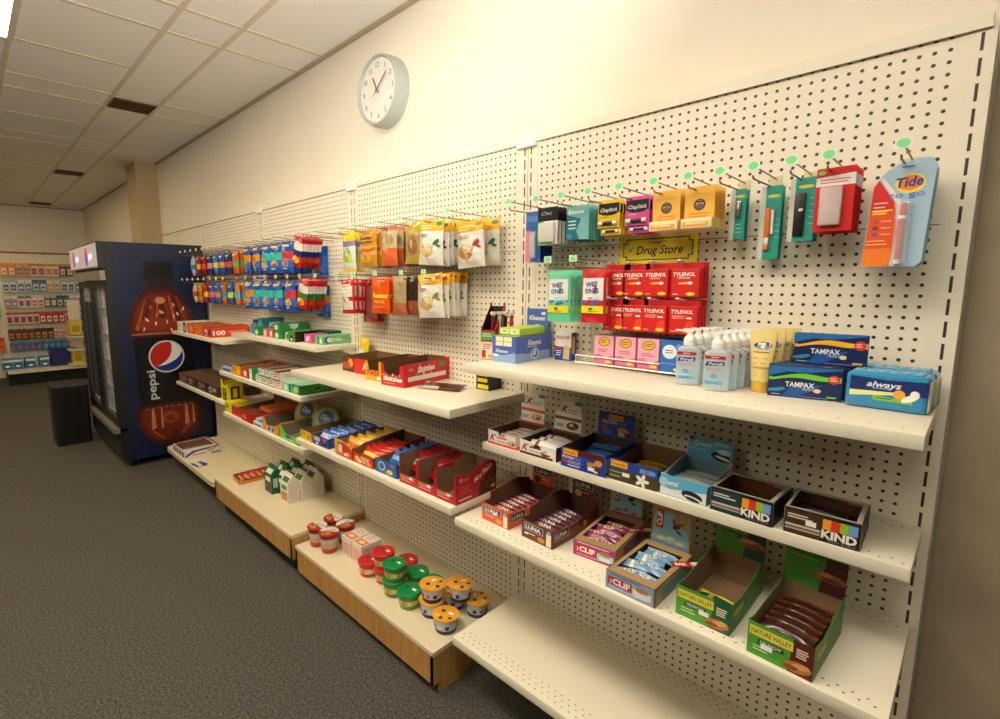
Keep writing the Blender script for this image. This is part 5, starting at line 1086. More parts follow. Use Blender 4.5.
hang(pouch(5.2, 7.6, .8, lambda u, v: 'B0202A' if v < .1 else '8A5A50', None, 3), 2, -86.0, -20.3, 3.0, 1.4, 'dusky maroon pouch hanging lower behind the red and white pouches', LB, 'maroon pouches')
def sp5(f): f.text('Reeses', .7, 3.0, .9, mat('F2D23A', .35), w=4.6, bold=2, slant=.2); f.text('PIECES', 1.4, 2.0, .5, mat('F2D23A', .35), w=3, bold=1); f.lines(1, 4.6, 1.2, 1, .2, mat('F7B080'), .12)
hang(pouch(5.8, 6.9, .9, lambda u, v: 'E8591A', sp5, 5), 2, -77.8, -18.8, 6.2, 1.0, 'bright orange candy pouch with yellow lettering', LB, 'bright orange candy pouches')
hang(pouch(4.4, 7.2, .9, lambda u, v: 'B09A72' if v > .3 else 'B86A44', None, 7), 2, -72.2, -18.6, 6.0, 1.6, 'clear tan pouch left of the dark brown lower pouches', LB, 'clear tan pouches', jr=5)
hang(pouch(3.6, 7.0, .9, lambda u, v: ('38261C' if v > .35 else '9A5238') if .08 < u < .9 else 'CFC6B8', None, 1), 4, -69.0, -18.7, 5.4, 1.1, 'dark brown pouch with silver edge in the lower row', LB, 'dark brown silver edge pouches', jr=5)
# unit 3: blue pouches and red fans
def bluep(acc, sd):
    def pr(f): f.lines(1.1, 4.6, 6.2, 1, .3, mat('E8C43A'), .5, .05); f.ell(2.8, 2.3, 1.6, 1.0, mat('C8A26A', .4)); f.ell(2.4, 2.5, .6, .4, mat('E4C896', .4)); f.ell(3.3, 2.1, .6, .35, mat('8A5A2E', .4)); f.lines(1.2, 4, .9, 1, .3, mat('C8DCF0'), .25)
    return pouch(5.7, 7.5, 1.5, lambda u, v: ('2458B0' if (v > .66 or v < .18) else (acc if v > .45 else '3468B8')), pr, sd)
ACC = {'D98A2A': 'orange', '3AB8A8': 'turquoise', 'C83A44': 'red'}
for j, (xs_, zt) in enumerate((((-139.2, -133.2, -127, -121.2, -115.2), -9.9), ((-139.7, -133.6, -127.4, -121.5, -115), -19.2))):
    for i, x in enumerate(xs_):
        a = (('D98A2A', 'D98A2A', '3AB8A8', '3AB8A8', 'C83A44'), ('D98A2A', '3AB8A8', '3AB8A8', '3AB8A8', 'C83A44'))[j][i]
        hang(bluep(a, i+j*5), 4, x, zt, 6.2, 1.5, f'blue nut pouch with {ACC[a]} band, {ORD[i+1]} hook, {["upper","lower"][j]} row', LB, f'blue {ACC[a]} band pouches on hook {ORD[i+1]} {["upper","lower"][j]}', jr=7, jy=3)
def redp(mid, ball, sd):
    def pr(f): f.ell(2.1, 1.7, 1.5, .9, mat(ball, .35)); f.ell(1.5, 1.9, .5, .4, mat('E8D27A', .35)); f.lines(1.2, 3.0, 5.6, 1, .3, mat('F0E4DC'), .3, .05)
    return pouch(4.2, 7.0, 1.0, lambda u, v: ('B8202A' if (v > .84 or v < .14 or not .04 < u < .96) else ('E0D4C8' if v > .55 else (mid if v > .38 else 'B8302A'))), pr, sd)
hang(redp('1E2A6A', 'E8B22A', 1), 6, -107.8, -9.3, 6.9, .95, 'red, white and navy candy pouch with gold pieces', LB, 'navy band candy pouches', rz=4, jr=4, ry=18, jy=3)
hang(bluep('3468B8', 3), 2, -109.5, -11.2, 1.0, .5, 'blue pouch hanging low behind the red and navy candy pouches', LB, 'blue pouches behind red ones')
hang(redp('2A7A3A', 'E8962A', 2), 6, -106.4, -18.9, 6.8, .95, 'red, white and green candy pouch with orange pieces', LB, 'green band candy pouches', rz=4, jr=4, ry=16, jy=3)
hang(bluep('D98A2A', 7), 2, -109, -20.4, 1.0, .5, 'blue pouch peeking below the red and green candy pouches', LB, 'blue pouches below green band ones')
# unit 4: narrow assorted pouches
C4 = [('BFC8CC', '3A8AC8', 'silver and blue'), ('9A2018', 'E0A23A', 'dark red'), ('8A2A20', 'D94A2A', 'brick red'), ('2A3A6A', 'D98AB0', 'navy and pink'), ('3A78B8', 'D9D24A', 'sky blue'), ('2456A8', 'D9903A', 'blue and orange'), ('2A2E58', 'C84A4A', 'indigo and red'), ('C8602A', '6AA05A', 'burnt orange')]
D4 = [('D8C8A8', 'C8503A', 'cream and red'), ('D9902A', 'B8642A', 'amber'), ('B8201E', 'E8D22A', 'red with yellow panel'), ('3A5AA8', 'D96A9A', 'blue and pink'), ('3A66A8', 'D98A4A', 'blue and tan'), ('B86A3A', '3A8AC8', 'copper and blue'), ('2A60A8', 'B8D83A', 'blue and lime'), ('C87A4A', '5AB0C8', 'tan and teal')]
for j, (cs, zt) in enumerate(((C4, -10.4), (D4, -19.4))):
    for i, (c, c2, nm) in enumerate(cs):
        hang(pouch(3.6, 6.7, 1.3, (lambda c, c2: lambda u, v: c2 if .34 < v < .58 else (c if v > .2 else c))(c, c2), lambda f: f.lines(.6, 2.8, 5.2, 1, .3, white, .35, .05), i), 3, -186.6+5.35*i, zt, 5.6, 1.3,
             f'{nm} candy pouch, {["upper","lower"][j]} row beside the cooler', LB, f'{nm} pouches beside the cooler', jr=6)
# ================================================================== UNIT 2 SHELVES
def logo(t, col, h=.9, w=3, slant=.2, u=.3, v=.8): return lambda f: f.text(t, u, v, h, mat(col, .4), w=w, bold=1.5, slant=slant)
tray('candy_box', 'brown and red open candy box with big letter A, leftmost on its shelf', -87.6, 9.0, E_, 0, 8.6, 8.5, '7A2C1C', 2.9, 2.9, 3.2, inner=mat('7A5836', .85),
     front=lambda f: (f.rect(0, 0, 4.2, 2.9, '6A2C1A'), f.ell(3.0, 1.8, .9, .9, mat('E0962A', .4)), f.ell(1.5, 1.2, 1.4, .8, mat('A84A22', .4)), f.rect(.2, .2, 3.8, .5, '3A1810'), f.rect(4.3, 0, 8.6, 2.9, 'D2281E'), f.text('A', 7.1, .9, 1.3, white, bold=2, slant=.2)), right=lambda f: f.rect(0, 0, 8.5, 2.9, 'C8281E'))
tray('candy_box', 'yellow open candy box with red lettering, middle of its shelf', -75.6, 11.6, E_, 7, 4.7, 11.0, 'E0A91E', 3.6, 3.6, 3.6, inner=mat('6E4E2C', .85),
     front_out=[(0, 0), (4.7, 0), (4.7, 3.6), (3.6, 3.6), (3.6, 1.9), (1.0, 1.9), (.6, 3.5), (0, 3.6)], front=lambda f: (f.text('TWIX', .4, .9, .95, mat('B8281E', .4), w=3.6, bold=2, slant=.15), f.rect(3.1, .3, 4.1, .9, white)), right=lambda f: (f.rect(0, 2.8, 11, 3.6, 'E8B82A'), f.lines(1, 9, 1.6, 2, .6, mat('B8281E'), .2)))
tray('candy_box', 'red open candy box with white lettering and rainbow dots', -69.8, 12.2, E_, 7, 5.7, 11.8, 'CB1F26', 3.8, 3.9, 4.0, inner=mat('6E4A2A', .85),
     front_out=[(0, 0), (5.7, 0), (5.7, 3.8), (4.6, 3.6), (4.4, 1.9), (1.6, 1.9), (.8, 2.4), (.6, 3.8), (0, 3.9)],
     front=lambda f: (f.text('Skittles', .5, .9, .75, white, w=4.6, bold=2, slant=.1), f.lines(.5, 3.5, .4, 1, .2, mat('E8A0A0'), .12), [f.ell(.5+i*.8, 1.85+.1*(i % 2), .22, .22, mat(q, .4)) for i, q in enumerate(('E8902A', '7AB83A', '6A3A9A', 'E8D22A', 'D83A7A', 'E8902A'))]),
     right=lambda f: (f.text('Skittles', 3.2, 2.2, .95, white, w=4.4, bold=2, slant=.1, rot=.05), f.rect(.8, .9, 10.6, 1.7, mat('E8E2DC', .4)), f.rect(8.8, 2.6, 10.4, 3.5, mat('4A9A3A', .4)), f.lines(1.0, 2.2, 3.0, 2, .25, mat('E8A0A0'), .12), [f.ell(2.9+i*.9, 2.0+(i % 2)*1.5, .25, .25, mat(q, .4)) for i, q in enumerate(('7AB83A', 'E8902A', 'E8D22A', '6A3A9A', 'E8902A', 'D83A7A'))]))
b = MB(); b.pillow(8, 3.4, .6, lambda u, v: '3A2A22' if .3 < v < .8 else ('C9BBA8' if u < .5 else '6A3A2A'), 8, 8, z0=-1.7, seed=12, wrinkle=.2); o = b.build('foil_pouch', None, True); put(o, -59.6, 7.2, E_+.42, 20, -82); tag(o, 'crumpled dark foil pouch lying flat beside the red candy box', 'snack pouch')
carton('battery_box', 'small black box with yellow labels near the shelf end', 'box', -55.6, 3.2, E_, 2, 2.9, 3.0, 3.4, '16140F', lambda f: (f.rect(.3, .2, 2.6, .9, 'E8D81E'), f.rect(.3, 1.3, 2.4, 1.9, 'D8C81E'), f.rect(.3, 2.3, 2.5, 3.0, 'E8D81E')), lambda f: f.lines(.4, 2.6, 2.6, 3, .8, mat('3A362A'), .2))
YC = 'E3B830'
tray('cookie_box', 'yellow open cookie box, leftmost on the second unit middle shelf', -94.6, 15.3, F_, 0, 4.6, 12, YC, 1.9, 1.9, 2.2, inner=mat('7A5C3A', .85), front=lambda f: (f.lines(.4, 3, 1.4, 2, .4, mat('C8862A'), .2), f.ell(3.3, .8, .7, .5, mat('C88A3A', .5))), right=lambda f: f.lines(1, 9, 1.2, 2, .4, mat('C8862A'), .15))
tray('cookie_box', 'dark blue open cookie box with pink triangle mark', -89.6, 15.2, F_, 1, 5.8, 12, '1C3F96', 2.0, 2.0, 2.2, inner=mat('6A5034', .85), front=lambda f: (f.text('OREO', .4, .9, .8, white, w=2.4, bold=2), f.poly([(3.4, 1.8), (5.4, 1.8), (4.4, .9)], mat('C85A8A', .4)), f.ell(4.4, .6, .9, .35, mat('1A1410', .5)), f.ell(1.6, .4, .6, .2, mat('E8E0D0', .5))), right=lambda f: f.lines(1, 11, 1.3, 2, .4, mat('5A82C8'), .2))
def cookies(nm, group, x, d, z, rz, w, n, l0, l1, zz_, c, c2, txt=None, tc='F0F0F0', h=2.6, t=1.1):
    p = None
    for i in range(n):
        q = Matrix.Rotation(math.radians(rz), 3, 'Z')@Vector((w/2, l0+(l1-l0)*i/max(1, n-1), 0))
        if p is None:
            b = MB(); f = b.pillow(w-.5, h, t, lambda u, v: c2 if .35 < v < .6 else c, 8, 7, seal=.2, z0=-h/2, seed=n)
            if txt: f.k = 3; f.text(txt, (w-.5)/2, h*.32, h*.36, mat(tc, .35), 'C', bold=1.2)
            o = p = b.build('snack_packet', None, True)
        else: o = p.copy(); SC.collection.objects.link(o)
        o.location = W(x+q.x, d-q.y, z+zz_); o.rotation_euler = (math.radians(-38+((i*31) % 9)-4), 0, math.radians(rz+((i*17) % 7)-3))
        tag(o, nm.replace('#', ORD[i+1]), 'snack packet', group)
cookies('blue cookie packet in the dark blue box, # from the front', 'blue cookie packets', -89.6, 15.2, F_, 1, 5.8, 6, 1.6, 11, 1.6, '2A66C0', '3F86D8', 'OREO')
tray('cracker_box', 'yellow and red open cracker box with cut-down front', -81.2, 15.2, F_, 0, 6.0, 12, 'E2B32E', 3.0, 2.4, 2.9, inner=mat('8A6A48', .85), front_out=[(0, 0), (6, 0), (6, 1.9), (4.6, 2.2), (3.6, 2.9), (0, 3.1)],
     front=lambda f: (f.poly([(.5, 0), (6, 0), (6, 1.8), (3.5, 2.7), (1.2, 2.6)], mat('CF3A22', .4)), f.ell(2.0, 1.6, .8, .7, mat('E8D8B0', .4)), f.lines(1.0, 3.0, .9, 2, .3, white, .15), f.ell(4.6, .8, .7, .4, mat('E8A03A', .4))), right=lambda f: f.rect(0, 0, 12, 2.2, 'C23A24'), stick=(3.4, .4))
cookies('yellow cracker packet in the yellow and red box, # from the front', 'yellow cracker packets', -81.2, 15.2, F_, 0, 6.0, 5, 2.4, 10.8, 1.9, 'E2B63A', 'C83A22')
tray('cracker_box', 'red and orange open cracker box right of the yellow one', -74.9, 15.2, F_, 1, 6.1, 12, 'CF3A20', 1.9, 1.9, 3.2, inner=mat('7E6040', .85), side=[(0, 1.9), (.5, 2.2), (.62, 3.0), (1, 3.4)], lside=[(0, 1.9), (.2, 2.9), (1, 3.6)], front=lambda f: (f.ell(1.4, .9, .8, .5, mat('E8D24A', .4)), f.lines(2.4, 5.4, 1.3, 2, .35, mat('F0D8B8'), .18), f.ell(4.8, .6, .7, .35, mat('E8A04A', .4)), f.ell(3.4, .6, .5, .3, mat('E8C86A', .4))), stick=(1.8, .3))
cookies('red cracker packet in the red and orange box, # from the front', 'red cracker packets', -74.9, 15.2, F_, 1, 6.1, 5, 2, 8, 1.5, 'C9241E', 'E8C83A')
tray('cookie_box', 'bright blue open cookie box with cookie picture', -68.2, 15.0, F_, 1, 5.8, 12, '1F6AB4', 2.4, 1.9, 2.2, inner=mat('7A5C3A', .85), front=lambda f: (f.ell(1.8, 1.3, 1.0, .8, mat('D8CDB0', .4)), f.ell(1.8, 1.3, .7, .55, mat('3A6AA8', .4)), f.poly([(4.0, 2.1), (5.4, 2.1), (4.7, 1.4)], mat('C85A7A', .4)), f.ell(4.0, .7, .8, .4, mat('E8D65A', .4)), f.ell(3.3, .45, .5, .25, mat('D9A24A', .4))), right=lambda f: f.lines(1, 10, 1.2, 2, .4, mat('6AA8DC'), .2))
cookies('light blue cookie packet in the bright blue box, # from the front', 'light blue cookie packets', -68.2, 15.0, F_, 1, 5.8, 5, 3.4, 11, 1.9, '2F7AC8', '7AB4E4')
for i, (x0, w_, sp_) in enumerate(((-61.5, 4.5, 'leftmost'), (-57.0, 4.2, 'middle'), (-52.7, 4.4, 'rightmost'))):
    H_f = 4.5
    tray('cookie_carton', 'tall dark red cookie carton with cut-out front, '+sp_+' of three', x0, 15.0, F_, 1, w_, 8.8, 'B21E26', H_f, 4.6, 4.5, inner=mat('86684A', .85),
         front_out=[(0, 0), (w_, 0), (w_, H_f), (w_-.35, H_f), (w_-.45, 1.5), (.45, 1.5), (.35, H_f-.5), (0, H_f-.4)],
         front=lambda f, w_=w_: (f.lines(.4, w_-.6, .9, 2, .4, mat('E8C0B8'), .14), f.rect(.2, 1.2, w_-.6, 1.36, mat('C89A4A', .4)), f.rect(w_*.55, 1.05, w_*.55+.8, 1.4, white)),
         side=[(0, 4.6), (.42, 3.9), (.44, 4.5), (.7, 5.2), (.92, 5.0), (1, 4.4)] if i == 2 else [(0, 4.6), (1, 4.4)],
         right=(lambda f: (f.poly([(4.6, .1), (8.7, .1), (8.7, 3.2), (7, 3.4), (5.2, 2.2)], mat('3E2416', .5)), f.ell(7.2, 1.9, 1.3, .9, mat('5A3520', .6)), f.ell(6.6, 2.3, .25, .2, mat('1E100A')), f.ell(7.6, 1.6, .25, .2, mat('1E100A')), f.ell(7.9, 2.4, .25, .2, mat('1E100A')), f.ell(8.0, .9, .5, .3, mat('C88A4A', .5)),
                f.text('Mrs Fields', 3.9, 2.4, .75, white, w=4.4, bold=1.2, slant=.3, rot=.42), f.text('12', .7, 3.3, .5, white, bold=1), f.lines(1.5, 3.0, 3.5, 2, .25, mat('E8A8A0'), .08), f.lines(.7, 3.2, 2.4, 4, .35, mat('D8706A'), .09), f.lines(.5, 3.6, .5, 1, .2, white, .16))) if i == 2 else None)
    if i < 2: cookies('dark red cookie packet in the '+sp_+' red carton, # from the front', 'packets in the '+sp_+' red carton', x0, 15, F_, 1, w_, 5, 3.0, 8, 2.9, '8A1A22', 'C8A890' if i == 0 else '3A1E18', h=3.6, t=1.0)
# unit 2 oak base: noodle cups, cartons, tubs
def cup(lab, x, d):
    r = thing('noodle_cup', lab, 'noodle cup', x, d, B2_, 0, 'red noodle cups')
    b = MB(); b.lathe([(1.45, .02), (1.5, .1), (1.62, 1.1), (1.75, 2.2), (1.86, 3.2), (1.95, 4.0)], None, 28, mfn=lambda i: [mat('A8322C', .4), mat('B8423A', .4), mat('C8A878', .4), mat('C9BDB0', .4), mat('8E1F22', .4)][i]); b.build('cup_body', r, True)
    b = MB()
    for k in range(5):
        a = math.radians(-160+k*36); b.lathe([(.01, 0), (.5, .02)], mat(['C8843A', 'E4D6C0', 'B8302A', 'D8A45A', '5A7A4A'][k], .4), 10, (1.68*math.cos(a), 1.68*math.sin(a), 1.4+.3*(k % 2)), .9, .9, cap=False) if False else None
    b.lathe([(2.05, 3.95), (2.12, 4.05), (2.12, 4.15), (2.0, 4.2)], mat('A3282A', .4), 28, cap=False); b.lathe([(2.02, 4.16), (2.02, 4.19)], mat('E0D8CC', .35), 28)
    f = Fr(b, (0, 0, 4.2), (1, 0, 0), (0, 1, 0), (0, 0, 1)); f.poly([(2.0*math.cos(t), 2.0*math.sin(t)) for t in [i*math.pi/12 for i in range(-12, 1)]], mat('A62A28', .4)); f.ell(-.3, -.9, 1.0, .55, mat('D99A3A', .4)); f.ell(-.6, -.8, .4, .3, mat('8A4A22', .4)); f.ell(.7, .7, .7, .35, mat('B8B4AC', .4), .5); f.text('CUP', -.9, .1, .45, mat('2A3A2A'), w=1.2, bold=1)
    b.build('foil_lid', r, False); return r
c0 = cup('red noodle cup with foil lid, left front one of four', -91.2, 14.2)
dup(c0, 'red noodle cup with foil lid, nearest the shelf edge of four', -87.2, 13.8, B2_, 40); dup(c0, 'red noodle cup with foil lid, farthest back of four', -92.2, 9.8, B2_, -20); dup(c0, 'red noodle cup with foil lid, beside the white and orange cartons', -87.9, 9.4, B2_, 80)
for i, x in enumerate((-84.6, -80.9)):
    carton('soup_carton', 'white carton with orange top label, '+['left', 'right'][i]+' of a pair on the oak base', 'carton', x, 12.4, B2_, 0, 3.4, 4.8, 3.9, 'E3D9CE', lambda f: (f.rect(.2, .3, 3.2, 3.0, 'E8BFB0'), f.lines(.5, 2.9, 2.4, 4, .5, mat('D9826A'), .18), f.rect(0, 3.2, 3.4, 3.9, 'E8E2DA')),
           lambda f: (f.rect(.5, .4, 4.3, 3.3, 'D8CEC4'), f.lines(.8, 4, 2.9, 6, .4, mat('A89C98'), .12)), lambda f: (f.rect(.3, .4, 3.1, 2.2, 'E8742A'), f.lines(.6, 2.8, 3.9, 3, .5, mat('E8906A'), .2), f.ell(1.7, 1.3, .8, .5, mat('F2D8B8', .4))), group='white cartons with orange labels')
def tub(nm, lidc, bodyc, b2, x, d, z, lab, foil=False, rz=0):
    r = thing('food_tub', lab, 'tub', x, d, z, rz, nm)
    b = MB()
    b.lathe([(1.6, .02), (1.66, .08), (1.72, .7), (1.86, 1.7), (1.98, 2.5)], None, 30, mfn=lambda i: [mat(b2, .35), mat(b2, .35), mat(bodyc, .35), mat(b2 if not foil else bodyc, .35)][i]); b.build('tub_body', r, True)
    b = MB()
    for k in range(10):
        a = 2*math.pi*k/10; q = 1.9; b.M = Matrix.Rotation(a, 4, 'Z')
        b.face([(1.78, -.3, .9), (1.78, .3, .9), (1.9, .32, 1.6), (1.9, -.32, 1.6)], mat(['E8D8B0', b2, 'D9762A'][k % 3] if not foil else ['E0E4EC', '1E2A5A', 'D9762A', '1E2A5A'][k % 4], .35))
    b.M = Matrix(); b.build('tub_label', r)
    b = MB()
    if foil: b.lathe([(2.05, 2.5), (2.16, 2.58), (2.16, 2.62), (2.02, 2.66)], mat(lidc, .3), 30)
    else: b.lathe([(2.06, 2.2), (2.12, 2.3), (2.12, 2.75), (2.02, 2.88), (1.8, 2.9), (1.75, 2.82)], mat(lidc, .35), 30)
    f = Fr(b, (0, 0, 2.67 if foil else 2.83), (1, 0, 0), (0, 1, 0), (0, 0, 1)); f.rect(.2, .3, 1.1, .8, mat('EFEDE4', .4)); f.ell(-.7, .2, .35, .35, mat('1E2A5A' if foil else '0F5A30', .4))
    if foil: f.ell(.2, -1.3, .35, .35, mat('1E2A5A', .4)); f.ell(1.4, -.4, .3, .3, mat('1E2A5A')); f.ell(-.6, -1.2, .6, .2, mat('E8C86A'))
    b.build('lid', r, True); return r
RD = ('red lidded tubs', 'C8242A', 'E0CDA0', 'C23A2A')
tub(*RD, -74.6, 12.6, B2_, 'small red lidded tub at the left of the tub cluster')
tub(*RD, -70.6, 11.8, B2_, 'lower red lidded tub of the stacked pair')
tub(*RD, -70.8, 11.9, B2_+2.92, 'upper red lidded tub of the stacked pair')
tub(*RD, -69.6, 7.4, B2_+0, 'red lidded tub at the back against the pegboard')
GN = ('green lidded tubs', '14884A', 'B9CF5A', '5A8A3A')
tub(*GN, -66.3, 13.0, B2_, 'lower green lidded tub of the stacked pair'); tub(*GN, -66.2, 12.9, B2_+2.92, 'upper green lidded tub of the stacked pair')
tub(*GN, -61.7, 13.2, B2_, 'green lidded tub at the front with lime label'); tub(*GN, -65.2, 8.5, B2_+.0, 'green lidded tub behind the stacked green pair'); tub(*GN, -61.0, 8.6, B2_, 'green lidded tub half hidden behind the orange lidded tubs')
YL = ('orange foil lidded tubs', 'E5A02A', 'C9CFD8', '222C58')
tub(*YL, -57.4, 11.9, B2_, 'lower orange lidded tub of the left stacked pair', True, 30); tub(*YL, -57.3, 11.8, B2_+2.7, 'upper orange lidded tub of the left stacked pair', True, 80)
tub(*YL, -52.9, 12.9, B2_, 'front orange lidded tub nearest the viewer', True, 0); tub(*YL, -54.2, 8.4, B2_+2.7, 'upper orange lidded tub resting on the right rear tubs', True, 50); tub(*YL, -52.2, 6.4, B2_, 'rightmost orange lidded tub on the oak base', True, 120); tub(*YL, -56.3, 7.8, B2_, 'orange lidded tub mostly hidden under the right stacked one', True, 200)
# ================================================================== UNIT 3
r = thing('mouthwash_bottle', 'small blue bottle at the left of the gum shelf', 'bottle', -138.3, 5.5, G_)
b = MB(); b.lathe([(1.2, .01), (1.3, .2), (1.3, 2.2), (.6, 2.9)], mat('5A7EA8', .2), 14); b.build('bottle_body', r, True); b = MB(); b.lathe([(.65, 2.9), (.65, 3.7)], mat('2A3A6A', .4), 12); b.build('bottle_cap', r, True)
def gum(lab, x, d, z, w, l, h, col, side=None, front=None, top=None, rz=0): return carton('gum_box', lab, 'gum box', x, d, z, rz, w, l, h, col, front, side, top)
gum('teal chewing gum box with white capital letters, at the back', -135.4, 6.0, G_, 3.2, 6.0, 4.3, '1E7484', lambda f: (f.text('ICE', 1.6, 1.9, 1.3, mat('D8E4E4', .4), w=3.2, bold=1.8, slant=.25), f.rect(0, 0, 6, .7, '155A6A')), lambda f: (f.ell(1.6, 2.4, 1.1, 1.2, mat('5AA0A8', .4)), f.ell(.6, .6, .5, .4, mat('3AB06A', .4))))
gum('small green gum box in front of the teal box', -132.4, 8.3, G_, 3.0, 2.6, 2.4, '2A8A4A', None, lambda f: f.ell(1.4, .9, .8, .6, mat('D8E8D0', .4)))
gum('small pink gum box, left of the two', -127.6, 8.0, G_, 2.7, 4, 2.0, 'D8707A', None, lambda f: f.ell(1.3, 1, .7, .8, mat('F0D0C8', .4))); gum('small pink and red gum box, right of the two', -124.2, 8.0, G_, 2.7, 4, 2.0, 'C85A5A', None, lambda f: f.ell(1.3, 1, .7, .8, mat('F2D8D0', .4)))
for k, (z_, nm) in enumerate(((0, 'lower'), (1.95, 'upper'))):
    gum(nm+' green gum box of the stack with white oval', -120.4, 8.2, G_+z_, 3.6, 7.4, 1.9, '2E8A3E', lambda f: f.poly([(2.2, 1.7), (4.8, 1.7), (4.4, .7), (3.5, .25), (2.6, .7)], mat('C9DCC0', .4)), lambda f: f.ell(1.2, .9, 1.0, .7, mat('BFE0B0', .4)))
gum('small white and blue gum box between green and black ones', -114.8, 8.0, G_, 2.4, 3, 1.9, 'C9CED8', None, lambda f: f.ell(1.2, .9, .8, .7, mat('3A5A9A', .4)))
gum('black and green gum box near the front', -111.2, 9.0, G_, 3.4, 6.8, 2.5, '1A1512', lambda f: f.rect(.2, .3, 6.6, 2.2, '15100E'), lambda f: (f.rect(0, 0, 3.4, 2.5, '4A8A2A'), f.rect(.8, .2, 2.4, 1.5, '1A1512'), f.ell(1.6, .6, .5, .3, mat('E8E8E0', .4))), lambda f: f.rect(0, 0, 3.4, 6.8, '4E9A3A'))
gum('dark teal flat gum box behind the pink one', -108.3, 3.2, G_, 6, 3, 2.6, '1A4A44', None, lambda f: f.lines(.5, 5, 1.8, 2, .5, mat('4A8A80'), .2))
gum('pink gum box right of the black and green one', -106.4, 7.4, G_, 3.2, 6.4, 2.0, 'DC6AA0', lambda f: f.lines(1, 5.5, 1.3, 2, .5, mat('F2B8D4'), .2), lambda f: f.ell(1.5, 1, .9, .5, mat('F4E0EA', .4), .6), lambda f: f.rect(0, 0, 3.2, 6.4, 'C85A90'))
gum('light green gum box with blue and white emblem at the shelf end', -101.8, 7.2, G_, 3.2, 7.0, 2.0, '7CC08A', lambda f: (f.ell(1.4, 1, .9, .8, mat('1E5A9A', .4)), f.ell(1.7, 1, .6, .55, mat('D8EAF0', .4)), f.text('Orbit', 1.9, .65, .8, white, w=3.0, bold=1.5), f.lines(5, 6.6, 1.3, 1, .5, mat('5AA06A'), .2)), lambda f: (f.poly([(1, .2), (1.8, .2), (1.4, 1.0), (1.8, 1.8), (1, 1.8)], mat('2A6A4A', .4)), f.ell(2.5, .9, .4, .6, mat('E8F0E0', .4))))
b = MB(); f = b.pillow(4.6, 6.0, 1.1, lambda u, v: 'E8C61E' if v > .35 else '6A5AA8', 7, 8, z0=0, seed=4); f.k = 2; f.rect(1.0, 2.2, 3.4, 3.4, mat('D8D4E8', .4)); o = b.build('candy_pouch', None, True); put(o, -91.5, 2.0, E_+.03, -8, -8, 8); tag(o, 'yellow and purple candy pouch leaning on the pegboard behind the letter A box', 'candy pouch')
def ctn(lab, x, d, z, w, l, h, col, front=None, side=None, top=None, nm='candy_box', cat='candy box'): return carton(nm, lab, cat, x, d, z, 0, w, l, h, col, front, side, top)
ctn('flat blue and white candy box at the left end, second shelf of the third unit', -142.6, 13.6, H_, 7, 9, 1.5, 'B8C2D0', lambda f: f.rect(.5, .3, 6, 1, '2A4A9A'), None, lambda f: f.rect(.5, .5, 6.5, 5, '3A5AA8'))
tray('candy_box', 'orange-yellow open candy box beside the blue and white one', -135.4, 13.6, H_, 0, 5.6, 10, 'EBA51C', 2.6, 2.5, 2.6, inner=mat('8A5E30', .85), front=lambda f: (f.lines(.4, 3.8, 1.8, 2, .5, mat('C8621A'), .25), f.ell(4.4, 1.2, .8, .8, mat('F2D04A', .4))), cat='candy box')
tray('candy_box', 'red and white narrow open candy box on the second shelf', -129.0, 13.5, H_, 0, 4.0, 10, 'D0302A', 2.5, 2.5, 2.6, inner=mat('8A6444', .85), front=lambda f: f.ell(2, 1.2, 1.1, .7, mat('F0E4DC', .4)), cat='candy box')
ctn('green and white gum carton on the second shelf', -124.4, 13.5, H_, 3.8, 6, 2.8, '178A42', lambda f: f.rect(0, 0, 1.8, 2.8, 'E8ECE4'), lambda f: f.rect(.4, .4, 5.4, 2.4, '1E9A4A'), nm='gum_box', cat='gum box')
WP = lambda c: (lambda f: (f.rect(0, 0, 3.4, 1.9, c), f.rect(.15, .2, 3.2, 1.7, 'E9E4D8'), f.lines(.5, 2.8, 1.2, 2, .5, mat(c), .22)))
for i, (x, z_, c, nm) in enumerate(((-120.3, 0, '3A9A5A', 'green edged, at the left'), (-116.6, 0, '2A6A8A', 'blue edged, lower'), (-113.0, 0, '7A3A30', 'maroon edged, lower'), (-109.4, 0, 'B8302A', 'red edged, lower'), (-118.4, 1.95, '3A5A4A', 'grey-green edged, upper left'), (-114.8, 1.95, '6A6A5A', 'grey edged, upper middle'), (-110.2, 1.95, '7A2A24', 'maroon edged, upper right'))):
    carton('gum_box', 'small white gum box on the second shelf, '+nm, 'gum box', x, 13.6, H_+z_, 0, 3.4, 7, 1.88, 'DDD8CC', WP(c), lambda f: (f.rect(0, 0, 7, 1.85, 'E0DACC'), f.lines(1, 6, 1.2, 2, .5, mat('A89A88'), .15)), (lambda f: f.rect(.1, .1, 3.3, 6.9, '6A3A2A')) if z_ else None, group='white gum boxes')
ctn('teal and white mint box toward the shelf end', -105.4, 13.5, H_, 3.6, 7, 2.0, '8FD0BC', lambda f: (f.rect(2.6, 0, 3.6, 2.0, '1A8A78'), f.ell(1.2, 1, .8, .7, mat('E8F2EC', .4))), lambda f: f.rect(0, 0, 7, 2, '7AC8B0'), None, nm='mint_box', cat='mint box')
ctn('green gum box with leaf pattern at the shelf end', -101.3, 13.4, H_, 3.8, 8.6, 2.1, '3F9A44', lambda f: (f.ell(1.6, 1, 1.3, .7, mat('A8D89A', .4), .3), f.rect(3.0, 0, 3.8, 2.1, '0F4A34')), lambda f: (f.ell(4, 1.1, 1.6, .7, mat('5AB04A', .4)), f.ell(4, 1.1, .8, .4, mat('2A6A3A', .4)), f.rect(6.6, .2, 8.2, 1.8, '5A8A4A')), lambda f: f.rect(0, 0, 3.8, 8.6, '9AC8A0'), nm='gum_box', cat='gum box')
